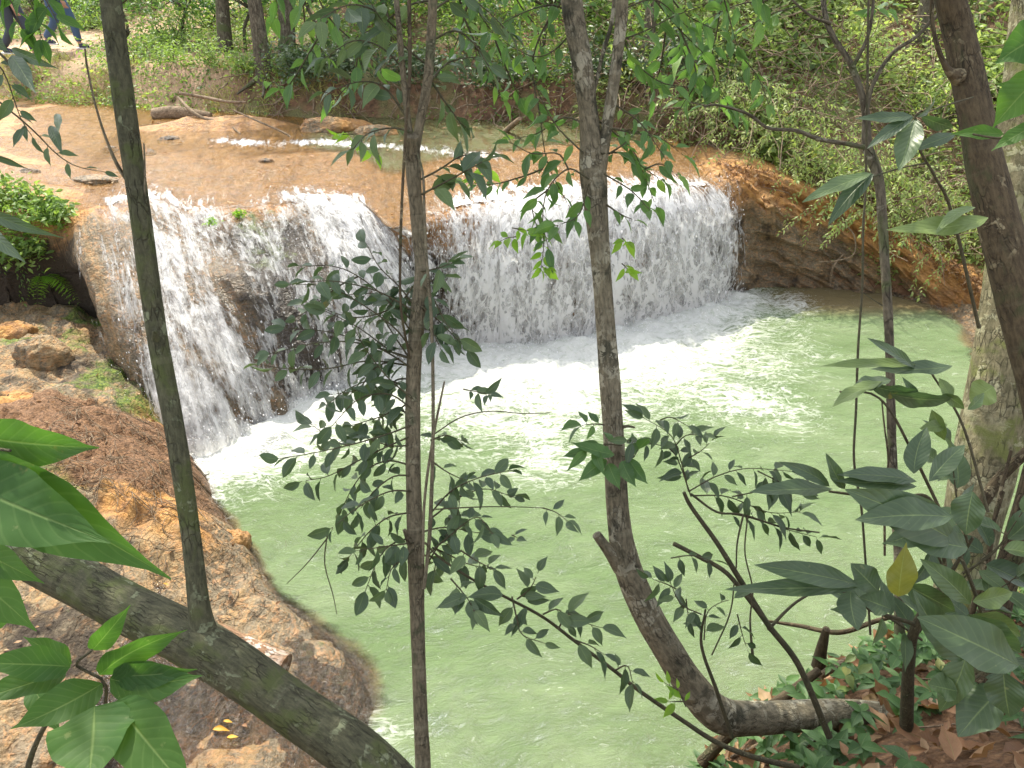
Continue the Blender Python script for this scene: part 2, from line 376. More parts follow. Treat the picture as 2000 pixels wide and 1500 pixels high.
def pool_mat():
    m, nt = new_mat('pool_water'); s = S(nt); p = s.pos()
    foam = s.attr('foam'); dep = s.attr('depth')
    flow = s.mp(p, (1, 2.2, 1))
    w0 = s.noise(p, 1.1, 3, .5, 0, 1)
    pf = s.addv(flow, w0, 1.1)
    w1 = s.noise(pf, 3.2, 4, .6, .6); w2 = s.noise(pf, 11, 5, .62, .8); w3 = s.noise(pf, 34, 4, .6, .5)
    n_l = s.noise(pf, 1.6, 4, .6)
    # milky green body
    body = s.mix(s.ss(.35, .7, n_l), (.116, .166, .078), (.150, .198, .104))
    body = s.mix(s.m('MULTIPLY', s.ss(.42, .66, s.noise(pf, .55, 3, .55)), .6), body, (.092, .142, .056))
    body = s.mix(s.m('MULTIPLY', s.ss(.35, .9, s.attr('brown')), .8), body, (.15, .10, .05))
    # foam
    l1 = lace(s, pf, 3.4, .9); l2 = lace(s, pf, 9., .4); fn = s.noise(pf, 5.5, 7, .72, 1.2)
    lacy = s.m('MAXIMUM', s.m('SUBTRACT', 1., s.ss(.0, .10, l1)), s.m('MULTIPLY', s.m('SUBTRACT', 1., s.ss(.0, .12, l2)), .8))
    mk = s.m('ADD', s.m('MULTIPLY', foam, 1.30), s.m('ADD', s.m('MULTIPLY', s.m('SUBTRACT', fn, .5), 2.1), s.m('MULTIPLY', lacy, .40)))
    fm = s.ss(.42, 1.34, mk)
    specks = s.m('MULTIPLY', s.ss(.645, .78, s.noise(pf, 17, 5, .75, 1.3)), s.m('MULTIPLY', s.m('ADD', foam, .17), 1.0))  # foam flecks, also painted as glints on the open water
    fm = s.m('MAXIMUM', fm, s.m('MINIMUM', specks, .8))
    bright = s.mix(s.ss(.28, .5, s.noise(pf, 9, 6, .72, 1.)), (.36, .40, .32), (.55, .56, .53))
    col = s.mix(fm, body, bright)
    crest = s.m('ABSOLUTE', s.m('SUBTRACT', s.noise(pf, 6.5, 4, .6, 1.2), .5))
    h = s.m('ADD', s.m('MULTIPLY', w1, 1.2), s.m('ADD', s.m('MULTIPLY', w2, .8), s.m('ADD', s.m('MULTIPLY', w3, .34), s.m('MULTIPLY', crest, -1.0))))
    hf = s.m('ADD', h, s.m('MULTIPLY', fm, .25))
    nrm = s.bump(hf, 1., .17)
    soft = s.bump(hf, .32, .07)
    df = s.n('ShaderNodeBsdfDiffuse', {0: col, 'Normal': soft}).outputs[0]
    gl = s.n('ShaderNodeBsdfGlossy', {0: (1, 1, 1), 1: s.m('ADD', .25, s.m('MULTIPLY', fm, .3)), 'Normal': nrm}).outputs[0]
    fr = s.n('ShaderNodeFresnel', {0: 1.4, 'Normal': nrm}).outputs[0]
    b = s.mixs(s.m('MULTIPLY', fr, s.m('SUBTRACT', 1., s.m('MULTIPLY', fm, .7))), df, gl)
    al = s.m('MAXIMUM', s.ss(.0, .13, s.m('ADD', dep, s.m('ADD', s.m('MULTIPLY', s.m('SUBTRACT', w2, .5), .10), s.m('MULTIPLY', s.m('SUBTRACT', n_l, .5), .22)))), fm)
    wet = s.mixs(.12, s.n('ShaderNodeBsdfTransparent').outputs[0], s.n('ShaderNodeBsdfGlossy', {0: (1, 1, 1), 1: .06, 'Normal': nrm}).outputs[0])
    s.out(s.mixs(al, wet, b)); return m
M_pool = pool_mat()

def stream_mat():
    m, nt = new_mat('stream_water'); s = S(nt)
    st = s.attr('flow', 'Vector'); foam = s.attr('foam'); dep = s.attr('depth')
    f1 = s.mp(st, (3.5, 1, 1))
    w1 = s.noise(f1, 3.2, 5, .65, .6); w2 = s.noise(f1, 12, 4, .6, .6); n = s.noise(s.mp(st, (5, 1, 1)), 2.2, 7, .75, .8)
    sp = s.noise(s.mp(st, (2.2, 1, 1)), 11, 6, .8, 1.)
    mk = s.m('ADD', s.m('MULTIPLY', foam, 1.0), s.m('ADD', s.m('MULTIPLY', s.m('SUBTRACT', n, .5), 2.2), s.m('MULTIPLY', s.m('SUBTRACT', sp, .5), .9)))
    fm = s.ss(.46, 1.0, mk)
    body = s.mix(s.ss(.3, .8, s.attr('green')), (.28, .145, .038), (.14, .15, .065))
    body = s.mix(s.m('MULTIPLY', s.ss(.46, .60, s.noise(s.mp(st, (7, .9, 1), (3, 1, 0)), 2.2, 7, .72, .6)), .7), body, (.12, .065, .02))
    col = s.mix(fm, body, (.84, .83, .82))
    nrm = s.bump(s.m('ADD', w1, s.m('ADD', s.m('MULTIPLY', w2, .5), s.m('MULTIPLY', fm, .2))), 1., .06)
    b = s.bsdf(Base_Color=col, Roughness=s.m('ADD', .24, s.m('MULTIPLY', fm, .5)), IOR=1.33, Normal=nrm)
    al = s.m('MAXIMUM', fm, s.m('ADD', .34, s.m('MULTIPLY', s.ss(.0, .10, dep), .45)))
    wet = s.mixs(.05, s.n('ShaderNodeBsdfTransparent').outputs[0], s.n('ShaderNodeBsdfGlossy', {0: (1, 1, 1), 1: .1, 'Normal': nrm}).outputs[0])
    s.out(s.mixs(al, wet, b)); return m

def fall_mat(k):
    m, nt = new_mat('falling_water'); s = S(nt)
    st = s.attr('flow', 'Vector'); cov = s.attr('cov')
    o = (k*7.3, k*3.1, k*1.7)
    v = s.mp(st, (1, .42, 1), o)
    wv = s.noise(s.mp(st, (1, .5, 1), o), 4.5, 4, .6, 0, 1)
    vv = s.addv(v, wv, .26)
    d1 = s.vor(vv, 7., 'DISTANCE_TO_EDGE'); d2 = s.vor(vv, 17, 'DISTANCE_TO_EDGE')
    streak = s.noise(s.mp(st, (7, .55, 1), o), 2.6, 6, .7, .35)
    big = s.noise(s.mp(st, (1.5, .55, 0)), 2.3, 5, .62, .6)
    fine = s.noise(vv, 19, 6, .8, .9)
    drop = s.vor(s.mp(st, (1, .6, 1), o), 48, 'F1')
    rope = s.attr('rope')
    lac = s.m('ADD', s.m('MULTIPLY', s.m('SUBTRACT', 1., s.ss(0., .20, d1)), .60), s.m('MULTIPLY', s.m('SUBTRACT', 1., s.ss(0., .22, d2)), .50))
    lac = s.m('MULTIPLY', lac, s.m('SUBTRACT', 1., s.m('MULTIPLY', rope, .45)))
    rp = s.noise(s.mp(st, (4.5, .28, 1), o), 2.4, 6, .62, .5)
    f = s.m('ADD', lac, s.m('MULTIPLY', s.m('SUBTRACT', streak, .5), s.m('ADD', .75, s.m('MULTIPLY', rope, .9))))
    f = s.m('ADD', f, s.m('MULTIPLY', s.m('SUBTRACT', rp, .5), s.m('ADD', .5, s.m('MULTIPLY', rope, 1.5))))
    f = s.m('ADD', f, s.m('MULTIPLY', s.m('SUBTRACT', fine, .5), .70))
    f = s.m('ADD', f, s.m('MULTIPLY', s.m('SUBTRACT', big, .5), 2.6))
    f = s.m('ADD', f, s.m('MULTIPLY', s.m('SUBTRACT', cov, .86), 1.35))
    a = s.ss(-.24, .66, f)
    dr = s.m('MULTIPLY', s.m('SUBTRACT', 1., s.ss(.10, .17, drop)), s.ss(.35, .7, s.m('ADD', s.m('MULTIPLY', cov, .6), s.m('MULTIPLY', big, .4))))
    a = s.m('MAXIMUM', a, s.m('MULTIPLY', dr, .35))
    nrm = s.bump(s.m('ADD', a, s.m('MULTIPLY', fine, .6)), .8, .03)
    b = s.bsdf(Base_Color=(.93, .93, .93), Roughness=.4, IOR=1.33, Normal=nrm)
    tr = s.n('ShaderNodeBsdfTranslucent', {0: (.93, .93, .93), 'Normal': nrm}).outputs[0]
    s.out(s.mixs(s.m('MULTIPLY', a, .93), s.n('ShaderNodeBsdfTransparent').outputs[0], s.mixs(.5, b, tr))); return m

def simple(name, col, rough=.6, **k):
    m, nt = new_mat(name); s = S(nt)
    n = s.noise(s.pos(), 30, 4, .6)
    s.out(s.bsdf(Base_Color=s.mix(s.m('MULTIPLY', n, .5), col, tuple(c*.6 for c in col)), Roughness=rough, **k)); return m
def drop_mat():
    m, nt = new_mat('water_drops'); s = S(nt)
    s.out(s.mixs(.4, s.bsdf(Base_Color=(.9, .9, .92), Roughness=.3), s.n('ShaderNodeBsdfTranslucent', {0: (.9, .9, .92)}).outputs[0])); return m
M_drop = drop_mat()

# ------------------------------------------------------------------ ground: rocky banks and pool bed (one sheet)
def tps(P, x, y, lam=.002):
    P = np.array(P); n = len(P)
    def U(r2): return np.where(r2 > 1e-12, r2*np.log(r2+1e-12), 0)
    K = U(((P[:, None, :2]-P[None, :, :2])**2).sum(-1))+np.eye(n)*lam*n
    Q = np.column_stack((np.ones(n), P[:, :2]))
    A = np.block([[K, Q], [Q.T, np.zeros((3, 3))]]); w = np.linalg.solve(A, np.concatenate((P[:, 2], np.zeros(3))))
    out = w[n]+w[n+1]*x+w[n+2]*y
    for i in range(n): out = out+w[i]*U((x-P[i, 0])**2+(y-P[i, 1])**2)
    return out
cp = [PZ(*a) for a in [
 (0, 680, .55), (130, 690, .5), (200, 735, .42), (300, 790, .3), (345, 850, .1), (375, 880, -.12),
 (60, 790, .60), (150, 775, .58), (250, 830, .55), (330, 890, .42), (375, 920, .3), (412, 930, -.15), (450, 930, -.5),
 (0, 900, .75), (150, 900, .7), (280, 980, .6), (350, 1000, .45), (395, 1010, .3), (432, 1010, -.2), (480, 1000, -.5),
 (200, 1050, .55), (300, 1100, .42), (400, 1100, .25), (462, 1060, .12), (495, 1080, -.15),
 (450, 1180, .12), (515, 1165, .0), (560, 1210, .02), (640, 1262, .0), (700, 1320, -.01), (745, 1380, -.03), (560, 1130, -.4), (700, 1230, -.35), (820, 1360, -.35), (850, 1460, -.3),
 (300, 1300, .3), (150, 1250, .5), (0, 1200, .7), (500, 1300, .12), (600, 1400, .05), (400, 1450, .1), (200, 1480, .3), (0, 1450, .6), (680, 1480, -.03), (790, 1500, -.15),
 (600, 900, -.9), (1000, 800, -1), (1300, 900, -1), (1000, 1200, -.8), (1500, 800, -.9), (1000, 1420, -.6), (1700, 900, -.7), (1250, 1400, -.5), (1500, 1100, -.7), (1800, 950, -.5),
 (1450, 600, -.4), (1650, 620, -.3), (1850, 610, -.06), (1800, 720, -.4), (1905, 640, .02), (1960, 690, .15), (2060, 780, .2), (1950, 850, -.3),
 (1400, 1475, .80), (1470, 1385, .85), (1560, 1330, .85), (1700, 1240, .85), (1850, 1180, .85), (2000, 1120, .8),
 (1600, 1400, 1.15), (1500, 1470, 1.1), (1700, 1320, 1.15), (1850, 1260, 1.1), (2000, 1200, 1.05), (1700, 1450, 1.45), (1850, 1400, 1.5), (2000, 1300, 1.35), (2000, 1500, 1.85), (1600, 1500, 1.45)]]
def off(px, py, z, dx, dy, z2): a = PZ(px, py, z); return np.array((a[0]+dx, a[1]+dy, z2))
cp += [off(1400, 1475, .8, -.22, .22, -.3), off(1470, 1385, .85, -.15, .3, -.4), off(1560, 1330, .85, -.1, .35, -.4), off(1700, 1240, .85, -.1, .38, -.45), off(1850, 1180, .85, -.05, .4, -.4), off(2000, 1120, .8, 0, .45, -.3)]
cp += [np.array(a, float) for a in [(-7, 9, .6), (-10, 8, .8), (-10, 5, 1.1), (-10, 2, 1.3), (-5, 7.6, .5), (-2, 9.5, -.8), (0, 10, -.8), (2.2, 10.6, -.4), (5, 10.5, .3),
 (7, 8, .6), (7.5, 10, 1.), (9, 6, 1.2), (7, 5, .4), (10, 3, 1.6), (0, -.8, 2.7), (1, .3, 2.55), (0, .6, 2.4), (0, 1.1, 2.0), (-.1, 1.55, 1.35), (-.3, 2.1, .5), (.5, 1.6, 1.3), (.6, 2.2, .3), (-1, .8, 2.),
 (-1.2, 1.5, 1.2), (-2, .5, 2.), (-2.4, 1.5, 1.1), (-5, 0, 2.1), (3, 1, 2.2), (3.4, 2.4, 1.6), (5, 3.2, 1.2), (-10, -1, 2.4), (10, -1, 3), (-4, 2.4, .9)]]
nx, ny = 520, 330
gx = np.linspace(-9.5, 9.5, nx); gy = np.linspace(-1.5, 10.6, ny)
X, Y = np.meshgrid(gx, gy)
def soil_mask(x, y): return sstep(-.1, .5, x-.35+.0*y)*sstep(6.0, 5.2, y)
def ground_z(x, y, detail=True):
    z = tps(cp, x, y); z = np.clip(z, -1.2, 4)
    if detail:
        s = soil_mask(x, y); above = sstep(-.12, .1, z)
        rock = .085*ridged(x*1.9, y*1.9, 1.3, 5)+.055*ridged(x*6, y*6, 2, 4)+.026*fbm(x*18, y*18, 5, 3)
        flat = sstep(3.9, 3.2, y)*sstep(.2, -.5, x)
        z = z+(1-s)*above*(.10*fbm(x*1.1+3, y*1.1, 6, 3)*(1-flat)+.045*ridged(x*2.6+y, y*2.2, 4, 3)*(1-.6*flat)+.05*(sstep(-.02, .02, fbm(x*1.4, y*1.4, 12, 4))-.5)*(1-.5*flat))
        z = z+(rock*(1-.5*flat)*(1-s)+s*(.03*fbm(x*4, y*4, 3, 4)+.012*fbm(x*20, y*20, 8, 3)))*(.35+.65*above)
    return z
Z = ground_z(X, Y)
def zat(x, y):
    i = np.clip(np.searchsorted(gy, y)-1, 0, ny-2); j = np.clip(np.searchsorted(gx, x)-1, 0, nx-2)
    a = (x-gx[j])/(gx[1]-gx[0]); b = (y-gy[i])/(gy[1]-gy[0])
    return (Z[i, j]*(1-a)+Z[i, j+1]*a)*(1-b)+(Z[i+1, j]*(1-a)+Z[i+1, j+1]*a)*b
mb = MB()
wet = sstep(.22, .02, Z)*.9+.8*sstep(3.9, 3.0, Y)*sstep(0, -.6, X)*sstep(.05, .0, Z-.35)
mb.add(np.stack((X, Y, Z), -1).reshape(-1, 3), grid_faces(ny, nx), soil=(np.maximum(soil_mask(X, Y), .95*sstep(1.15, .75, np.hypot((X+3.35)/1.15, (Y-5.35)/.75)+.3*fbm(X*2, Y*2, 0, 3)))).ravel(), wet=np.clip(wet, 0, 1).ravel(),
       grey=(.62-.60*sstep(-.2, .35, fbm(X*.8, Y*.8, 7, 3))+.45*sstep(3.9, 3.2, Y)*sstep(-.6, -1., X)).ravel(), dark=(.25*sstep(7.2, 8.2, Y)*sstep(-3, -4, X)+.55*sstep(.1, .4, fbm(X*1.5, Y*1.5, 2, 4))).ravel(), moss=(.28+.45*sstep(-.1, .3, fbm(X*1.1+5, Y*1.1, 3, 4))).ravel(), flow=np.stack((X, Y, Z), -1).reshape(-1, 3))
tag(mb.build('ground', M_rock), kind='structure')

# ------------------------------------------------------------------ travertine ledge: sections from upstream over the lip to the pool
#   lip (px, py, z)      foot (px, py, z)     p   cover dark moss
ST = [((-500, 380, 1.65), (-500, 690, .45), 3.2, 0, .5, .3),
 ((-200, 390, 1.6), (-200, 665, .5), 3.2, 0, .6, .4),
 ((0, 400, 1.55), (0, 655, .5), 3.4, 0, .75, .5),
 ((110, 405, 1.52), (110, 650, .48), 3.4, 0, .8, .45),
 ((150, 402, 1.5), (225, 735, .36), 2.6, .05, .3, .2),
 ((185, 398, 1.5), (300, 800, .12), 2.1, .42, .15, .1),
 ((212, 394, 1.5), (352, 868, .0), 1.75, .88, .12, .1),
 ((250, 388, 1.5), (390, 885, -.02), 1.55, .98, .1, .1),
 ((330, 390, 1.5), (455, 850, 0), 1.6, .84, .2, .15),
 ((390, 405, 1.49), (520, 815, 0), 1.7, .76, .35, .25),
 ((450, 405, 1.49), (575, 790, 0), 2.0, .60, .7, .72),  # mossy recess; its shade is painted in with the dark and moss values
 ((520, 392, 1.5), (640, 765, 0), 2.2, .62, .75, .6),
 ((590, 374, 1.5), (720, 728, 0), 2.0, .9, .3, .2),
 ((690, 382, 1.5), (785, 702, 0), 2.1, .98, .3, .1),
 ((765, 450, 1.46), (830, 684, 0), 3.0, .42, .9, .1),
 ((845, 412, 1.48), (880, 668, 0), 2.8, .62, .55, .1),
 ((920, 390, 1.5), (945, 668, 0), 2.6, 1.0, .3, .05),
 ((1000, 378, 1.5), (1010, 668, 0), 2.6, 1.02, .3, .05),
 ((1100, 370, 1.5), (1105, 658, 0), 2.6, 1.03, .3, .05),
 ((1200, 364, 1.5), (1200, 640, 0), 2.7, 1.03, .3, .05),
 ((1300, 352, 1.5), (1310, 616, 0), 2.8, 1.05, .4, .05),
 ((1365, 362, 1.46), (1390, 588, 0), 2.6, .95, .5, .1),
 ((1400, 322, 1.56), (1430, 562, 0), 2.2, .0, .4, .1),
 ((1480, 332, 1.5), (1510, 553, 0), 1.9, 0, .34, .2),
 ((1600, 378, 1.18), (1630, 560, 0), 1.7, 0, .36, .25),
 ((1750, 448, .8), (1765, 580, 0), 1.6, 0, .36, .25),
 ((1860, 525, .45), (1875, 598, 0), 1.5, 0, .3, .2),
 ((2000, 600, .3), (2010, 690, 0), 1.5, 0, .3, .2)]
def shore(x):
    return np.interp(x, [-16, -8.75, -6.8, -5.8, -3.7, -2.95, -2.4, -.8, .77, 1.5, 2.2, 3, 3.6, 4.2, 5, 6, 8, 18], [15.5, 14.1, 13.7, 13.3, 12.75, 12.5, 12.7, 12.5, 12.3, 12., 11.4, 10.9, 10.5, 10.2, 9.9, 9.6, 9.2, 8])
Ls = np.array([PZ(*a[0]) for a in ST]); Bs = np.array([PZ(*a[1]) for a in ST]); par = np.array([a[2:] for a in ST], float)
cum = np.concatenate(((0,), np.cumsum(np.linalg.norm(np.diff(.5*(Ls+Bs), axis=0), axis=1))))
NS = 760
ss_ = np.linspace(0, cum[-1], NS)
def smooth(a, k=9):
    ker = np.hanning(k+2)[1:-1]; ker /= ker.sum()
    p = np.concatenate((np.repeat(a[:1], k//2, 0), a, np.repeat(a[-1:], k//2, 0)))
    return np.stack([np.convolve(p[:, i], ker, 'valid') for i in range(a.shape[1])], 1)
def ip(A, k=19): return smooth(np.stack([np.interp(ss_, cum, A[:, i]) for i in range(A.shape[1])], 1), k)
L_, B_, P_ = ip(Ls), ip(Bs), ip(par, 25)
# lip wobble
L_[:, 1] += .10*fbm(ss_*1.5, 0, 3, 4); B_[:, 1] += .06*fbm(ss_*2.1, 5, 3, 3)
nu, nf, nb = 110, 120, 8
wU = sstep(2.1, 3.0, L_[:, 0])
U_ = np.stack((L_[:, 0]*1.12-.6*(1-wU), np.where(L_[:, 0] < 2.3, shore(L_[:, 0])+1.2, L_[:, 1]+1.6), 0*ss_+1.3), 1); U_ = smooth(U_, 41)
rows = []; tt = []; kind = []
for i in range(nu):
    t = (i/(nu-1)); e = 1-(1-t)**1.6           # denser towards lip
    rows.append(U_*(1-e)+L_*e); tt.append(np.full(NS, 0.)); kind.append(0)
up = np.array(rows)
xx, yy = up[..., 0], up[..., 1]
def plateau(x, y, zl, dl):
    """bed height above the fall; dl = distance upstream of the lip"""
    z = zl+.10*sstep(0, 1.5, dl)
    deep = sstep(1.55, 2.3, dl+.25*fbm(x*1.2, y*1.2, 4, 3))*sstep(-4.2, -2.6, x)*sstep(3., 1.6, x)
    z = z-.20*deep - .07*sstep(1.2, 2.6, dl)*sstep(-3.6, -4.6, x)
    isl = np.exp(-(((x+4.3)/1.25)**2+((y-12.15-.12*(x+4.3))/.42)**2)**1.5); z = z+.19*isl
    isl2 = np.exp(-(((x+2.45)/.6)**2+((y-12.15)/.3)**2)**1.5); z = z+.34*isl2
    z = z+.030*fbm(x*2.5, y*2.5, 1, 4)+.016*ridged(x*5+y*1.2, y*2.0, 2, 4)*sstep(2.2, 1., dl)+.05*ridged(x*1.3, y*1.3, 3, 3)*(isl+isl2)
    return z
dl = np.linalg.norm(up[..., :2]-L_[None, :, :2], axis=-1)
rw = wU[None]*sstep(0, .3, dl)
up[..., 2] = plateau(xx, yy, L_[None, :, 2], dl)*(1-wU)[None]+wU[None]*(L_[None, :, 2]+.06*np.sin(np.clip(dl, 0, 1.5))-.18*sstep(.6, 1.6, dl))
face = []
for i in range(1, nf):
    a = (i/(nf-1))*math.pi/2; q = 2/P_[:, 0]
    hfrac = np.sin(a)**q; vfrac = np.cos(a)**q
    XY = L_[:, :2]*(1-hfrac)[:, None]+B_[:, :2]*hfrac[:, None]
    Zf = B_[:, 2]+(L_[:, 2]-B_[:, 2])*vfrac
    face.append(np.column_stack((XY, Zf)))
und = [np.column_stack((B_[:, :2]+[0, .02*k], B_[:, 2]-.12*k)) for k in range(1, nb)]
G = np.concatenate((up, np.array(face), np.array(und))); NR = len(G)
ext = np.linalg.norm(np.diff(G, axis=0), axis=2); arc = np.concatenate((np.zeros((1, NS)), np.cumsum(ext, 0))); arc = arc-arc[nu-1][None]
SS = np.repeat(ss_[None], NR, 0)
def normals(G):
    du = np.gradient(G, axis=1); dv = np.gradient(G, axis=0); n = np.cross(dv, du); n /= np.linalg.norm(n, axis=2)[..., None]+1e-9
    return n
Nn = normals(G)
if Nn[20, 300, 2] < 0: Nn = -Nn
on_face = sstep(0, .35, arc); rock_only = sstep(.35, .0, P_[:, 1])[None]*sstep(0, .2, arc+.2)
right = wU[None]
flute = .06*fbm(SS*3.2, arc*.7, 1, 4)+.035*ridged(SS*7, arc*1.2, 4, 3)
lump = .085*fbm(SS*1.8, arc*2.2, 9, 5)+.03*fbm(SS*9, arc*9, 4, 4)
strat = (.10*ridged(SS*.9+arc*.5, arc*5.5-SS*.6, 2, 4)+.20*fbm(SS*1.4, arc*2.0, 6, 5)+.07*(sstep(-.03, .03, fbm(SS*1.1, arc*3.2-SS*.5, 14, 3))-.5)+.03*fbm(SS*8, arc*12, 4, 3))
cave = -.16*np.exp(-((SS-np.interp(10, range(len(cum)), cum))/.55)**2)*sstep(.25, .6, arc)*sstep(1.5, 1.0, arc)
cave = cave-.30*np.exp(-((SS-np.interp(14.3, range(len(cum)), cum))/.28)**2)*sstep(.12, .3, arc)*sstep(1.3, .8, arc)
leftcave = -.55*sstep(np.interp(4, range(len(cum)), cum), np.interp(3, range(len(cum)), cum), SS)*sstep(.35, .75, arc)
disp = on_face*((1-right)*(flute*.9+lump*.6)+right*strat+cave+leftcave)+.03*right*fbm(SS*5, arc*5, 3, 4)
# bulging boulders in the apron
for (sx, ax, rr_, am) in ((8.9, 1.65, .28, .16), (9.9, .75, .22, .15), (7.2, .55, .25, .14), (6.0, 1.1, .3, .14), (9.5, 1.5, .25, .12), (4.6, .9, .2, .12), (22.4, .75, .30, .24), (23.3, 1.0, .25, .2), (24.2, .7, .4, .16), (21.9, 1.4, .25, .12)):
    s0 = np.interp(sx, range(len(cum)), cum); disp = disp+am*np.exp(-(((SS-s0)/rr_)**2+((arc-ax)/(rr_*1.6))**2))
GR = G+Nn*disp[..., None]
mb = MB()
A = lambda i: np.repeat(P_[:, i][None], NR, 0)
wetm = np.clip(sstep(.1, .5, A(1))*.9*sstep(-1.8, -.2, arc)+.45*sstep(.0, -.6, arc)*(1-right)+.75*sstep(.25, .02, G[..., 2]), 0, .95)
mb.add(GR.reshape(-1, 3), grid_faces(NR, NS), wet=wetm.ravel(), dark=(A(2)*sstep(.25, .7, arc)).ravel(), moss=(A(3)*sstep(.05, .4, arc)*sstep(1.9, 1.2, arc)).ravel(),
       grey=(.15+.5*sstep(.3, .9, arc)-.12*right-.45*sstep(.0, -.5, arc)*(1-right)).ravel(), soil=(0*SS).ravel(), flow=np.stack((SS*np.where(right > .5, .35, 1), arc, 0*arc), -1).reshape(-1, 3))
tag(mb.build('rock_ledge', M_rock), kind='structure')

# stream above the fall
WL = 1.63
rl = slice(0, nu+12)
Gw = GR[rl].copy(); aw = arc[rl]
lvl = WL-.13*sstep(-1.5, -.05, aw)
zf = np.where(aw < -1.3, lvl, np.maximum(Gw[..., 2]+.012, np.where(aw < -.05, lvl, -9)))
rip = .014*fbm(SS[rl]*6, aw*3, 2, 4)
Gw[..., 2] = np.where(aw < 0, zf+rip*.6, Gw[..., 2]+.014+rip*.3)
Gw = Gw+Nn[rl]*(.006*sstep(-.2, .1, aw))[..., None]
depth = np.clip(Gw[..., 2]-GR[rl][..., 2], 0, 1)
rif = np.zeros_like(aw)
RC = np.array([PZ(x, y, 1.56)[:2] for x, y in ((440, 285), (520, 290), (620, 287), (720, 295), (820, 300), (900, 310), (960, 312))]); RC = catmull(np.column_stack((RC, np.zeros(len(RC)))), 60)[:, :2]
dd = np.min(np.linalg.norm(Gw[:, :, None, :2]-RC[None, None], axis=-1), axis=2)
rif = (.45*np.exp(-(dd/.16)**2)+.42*np.exp(-(dd/.42)**2))*(.95+.5*fbm(Gw[..., 0]*2.2, Gw[..., 1]*3, 3, 4))
foam = rif+.62*sstep(-.75, .1, aw)*sstep(.35, .9, A(1)[rl])+.24*sstep(-2.6, -.5, aw)+.20*fbm(Gw[..., 0]*1.4, Gw[..., 1]*1.4, 3, 3)
leftx = np.clip(foam, 0, 1)*(1-right)
green = sstep(-3.6, -2.2, Gw[..., 0])*sstep(-1., -2., aw)
keep = (SS[rl] < np.interp(21.4, range(len(cum)), cum)) & (aw < .25)
fidx = grid_faces(nu+12, NS); kv = keep.ravel(); fidx = fidx[kv[fidx].all(1)]
dryl = sstep(np.interp(4.2, range(len(cum)), cum), np.interp(3.6, range(len(cum)), cum), SS[rl])*sstep(-1.0, -.3, aw)   # dry corner on the left
fd = (dryl < .5).ravel(); fidx = fidx[fd[fidx].all(1)]
mb = MB(); mb.add(Gw.reshape(-1, 3), fidx, foam=leftx.ravel(), depth=depth.ravel(), green=green.ravel(), flow=np.stack((SS[rl], aw, 0*aw), -1).reshape(-1, 3))
tag(mb.build('stream', stream_mat()), kind='structure')

# waterfall: three sheets with room between them, on one object
def fall_sheet(k, offs, cscale):
    fs = slice(nu-6, NR-4)
    Gf = GR[fs]; af = arc[fs]; S_ = SS[fs]
    o = offs*sstep(-.05, .6, af)+.006
    wob = (.035*fbm(S_*5+k*9, af*1.6, k, 4)+.02*fbm(S_*17, af*4, k+3, 3))*sstep(0, .4, af)
    # the thrown water leaves the face: smooth base surface rather than the rock
    free = sstep(.1, .5, af)*.65
    Gs = (Gf*(1-free)[..., None]+G[fs]*free[..., None])+Nn[fs]*(o+wob+free*.02)[..., None]
    c = A(1)[fs].copy()
    c = c*(sstep(-.10+.16*fbm(S_*4, 0, k, 3), .42+.15*fbm(S_*2, 3, k, 2), af))
    c = c*cscale+.0*c
    c = c+.22*sstep(.35, .0, Gs[..., 2])*sstep(.05, .3, c)
    kv = ((c > .04) & (Gs[..., 2] > -.1)).ravel()
    f = grid_faces(*af.shape); f = f[kv[f].all(1)]
    mb = MB(); rope_ = sstep(np.interp(12.5, range(len(cum)), cum), np.interp(11, range(len(cum)), cum), S_)*sstep(0, .3, af)
    mb.add(Gs.reshape(-1, 3), f, cov=c.ravel(), rope=rope_.ravel(), flow=np.stack((S_, af, 0*af+k*.3), -1).reshape(-1, 3))
    return mb
wf = thing('waterfall', (0, 8.5, 0), 'wide white curtain of falling water dropping over the orange ledge into the pool', 'waterfall')
del wf['category'], wf['label']; wf['kind'] = 'structure'
for k, (o, cs_) in enumerate(((.012, 1.0), (.05, .88), (.11, .70))):
    fall_sheet(k, o, cs_).build('water_sheet', fall_mat(k), wf)

# ------------------------------------------------------------------ pool
nx2, ny2 = 620, 420
px_ = np.linspace(-4.6, 8.5, nx2); py_ = np.linspace(.8, 10.6, ny2); PX, PY = np.meshgrid(px_, py_)
foot = B_[(P_[:, 1] > .45)]
base_poly = foot[::6, :2]; wid = np.interp(np.linspace(0, 1, len(base_poly)), [0, .2, .4, .5, .62, .8, .95, 1], [.75, .85, .95, 1.15, 1.7, 1.6, .85, .6])
d = np.full(PX.shape, 9.); wv = np.zeros_like(PX)
for q, w_ in zip(base_poly, wid):
    dq = np.hypot(PX-q[0], PY-q[1]); m_ = dq/w_ < d; d = np.where(m_, dq/w_, d)
foamA = 1.16-.68*d
# plume running towards the camera and tongues along the right
pl_ = np.array([PZ(x, y, 0)[:2] for x, y in ((1000, 700), (1040, 780), (1060, 850), (1075, 900))])
pl2 = np.array([PZ(x, y, 0)[:2] for x, y in ((1180, 690), (1300, 740), (1400, 770), (1470, 790))])
pl3 = np.array([PZ(x, y, 0)[:2] for x, y in ((1380, 600), (1460, 580), (1540, 590))])
for poly, w_, am in ((pl_, .38, .55), (pl2, .55, .55), (pl3, .30, .68)):
    C = catmull(np.column_stack((poly, np.zeros(len(poly)))), 30)[:, :2]
    dq = np.min(np.hypot(PX[..., None]-C[:, 0], PY[..., None]-C[:, 1]), -1)
    foamA = np.maximum(foamA, am-.30*(dq/w_)**1.5)
cr = PZ(700, 1440, 0); foamA = np.maximum(foamA, .72-1.6*np.hypot((PX-cr[0])*1.1, (PY-cr[1])*1.4))
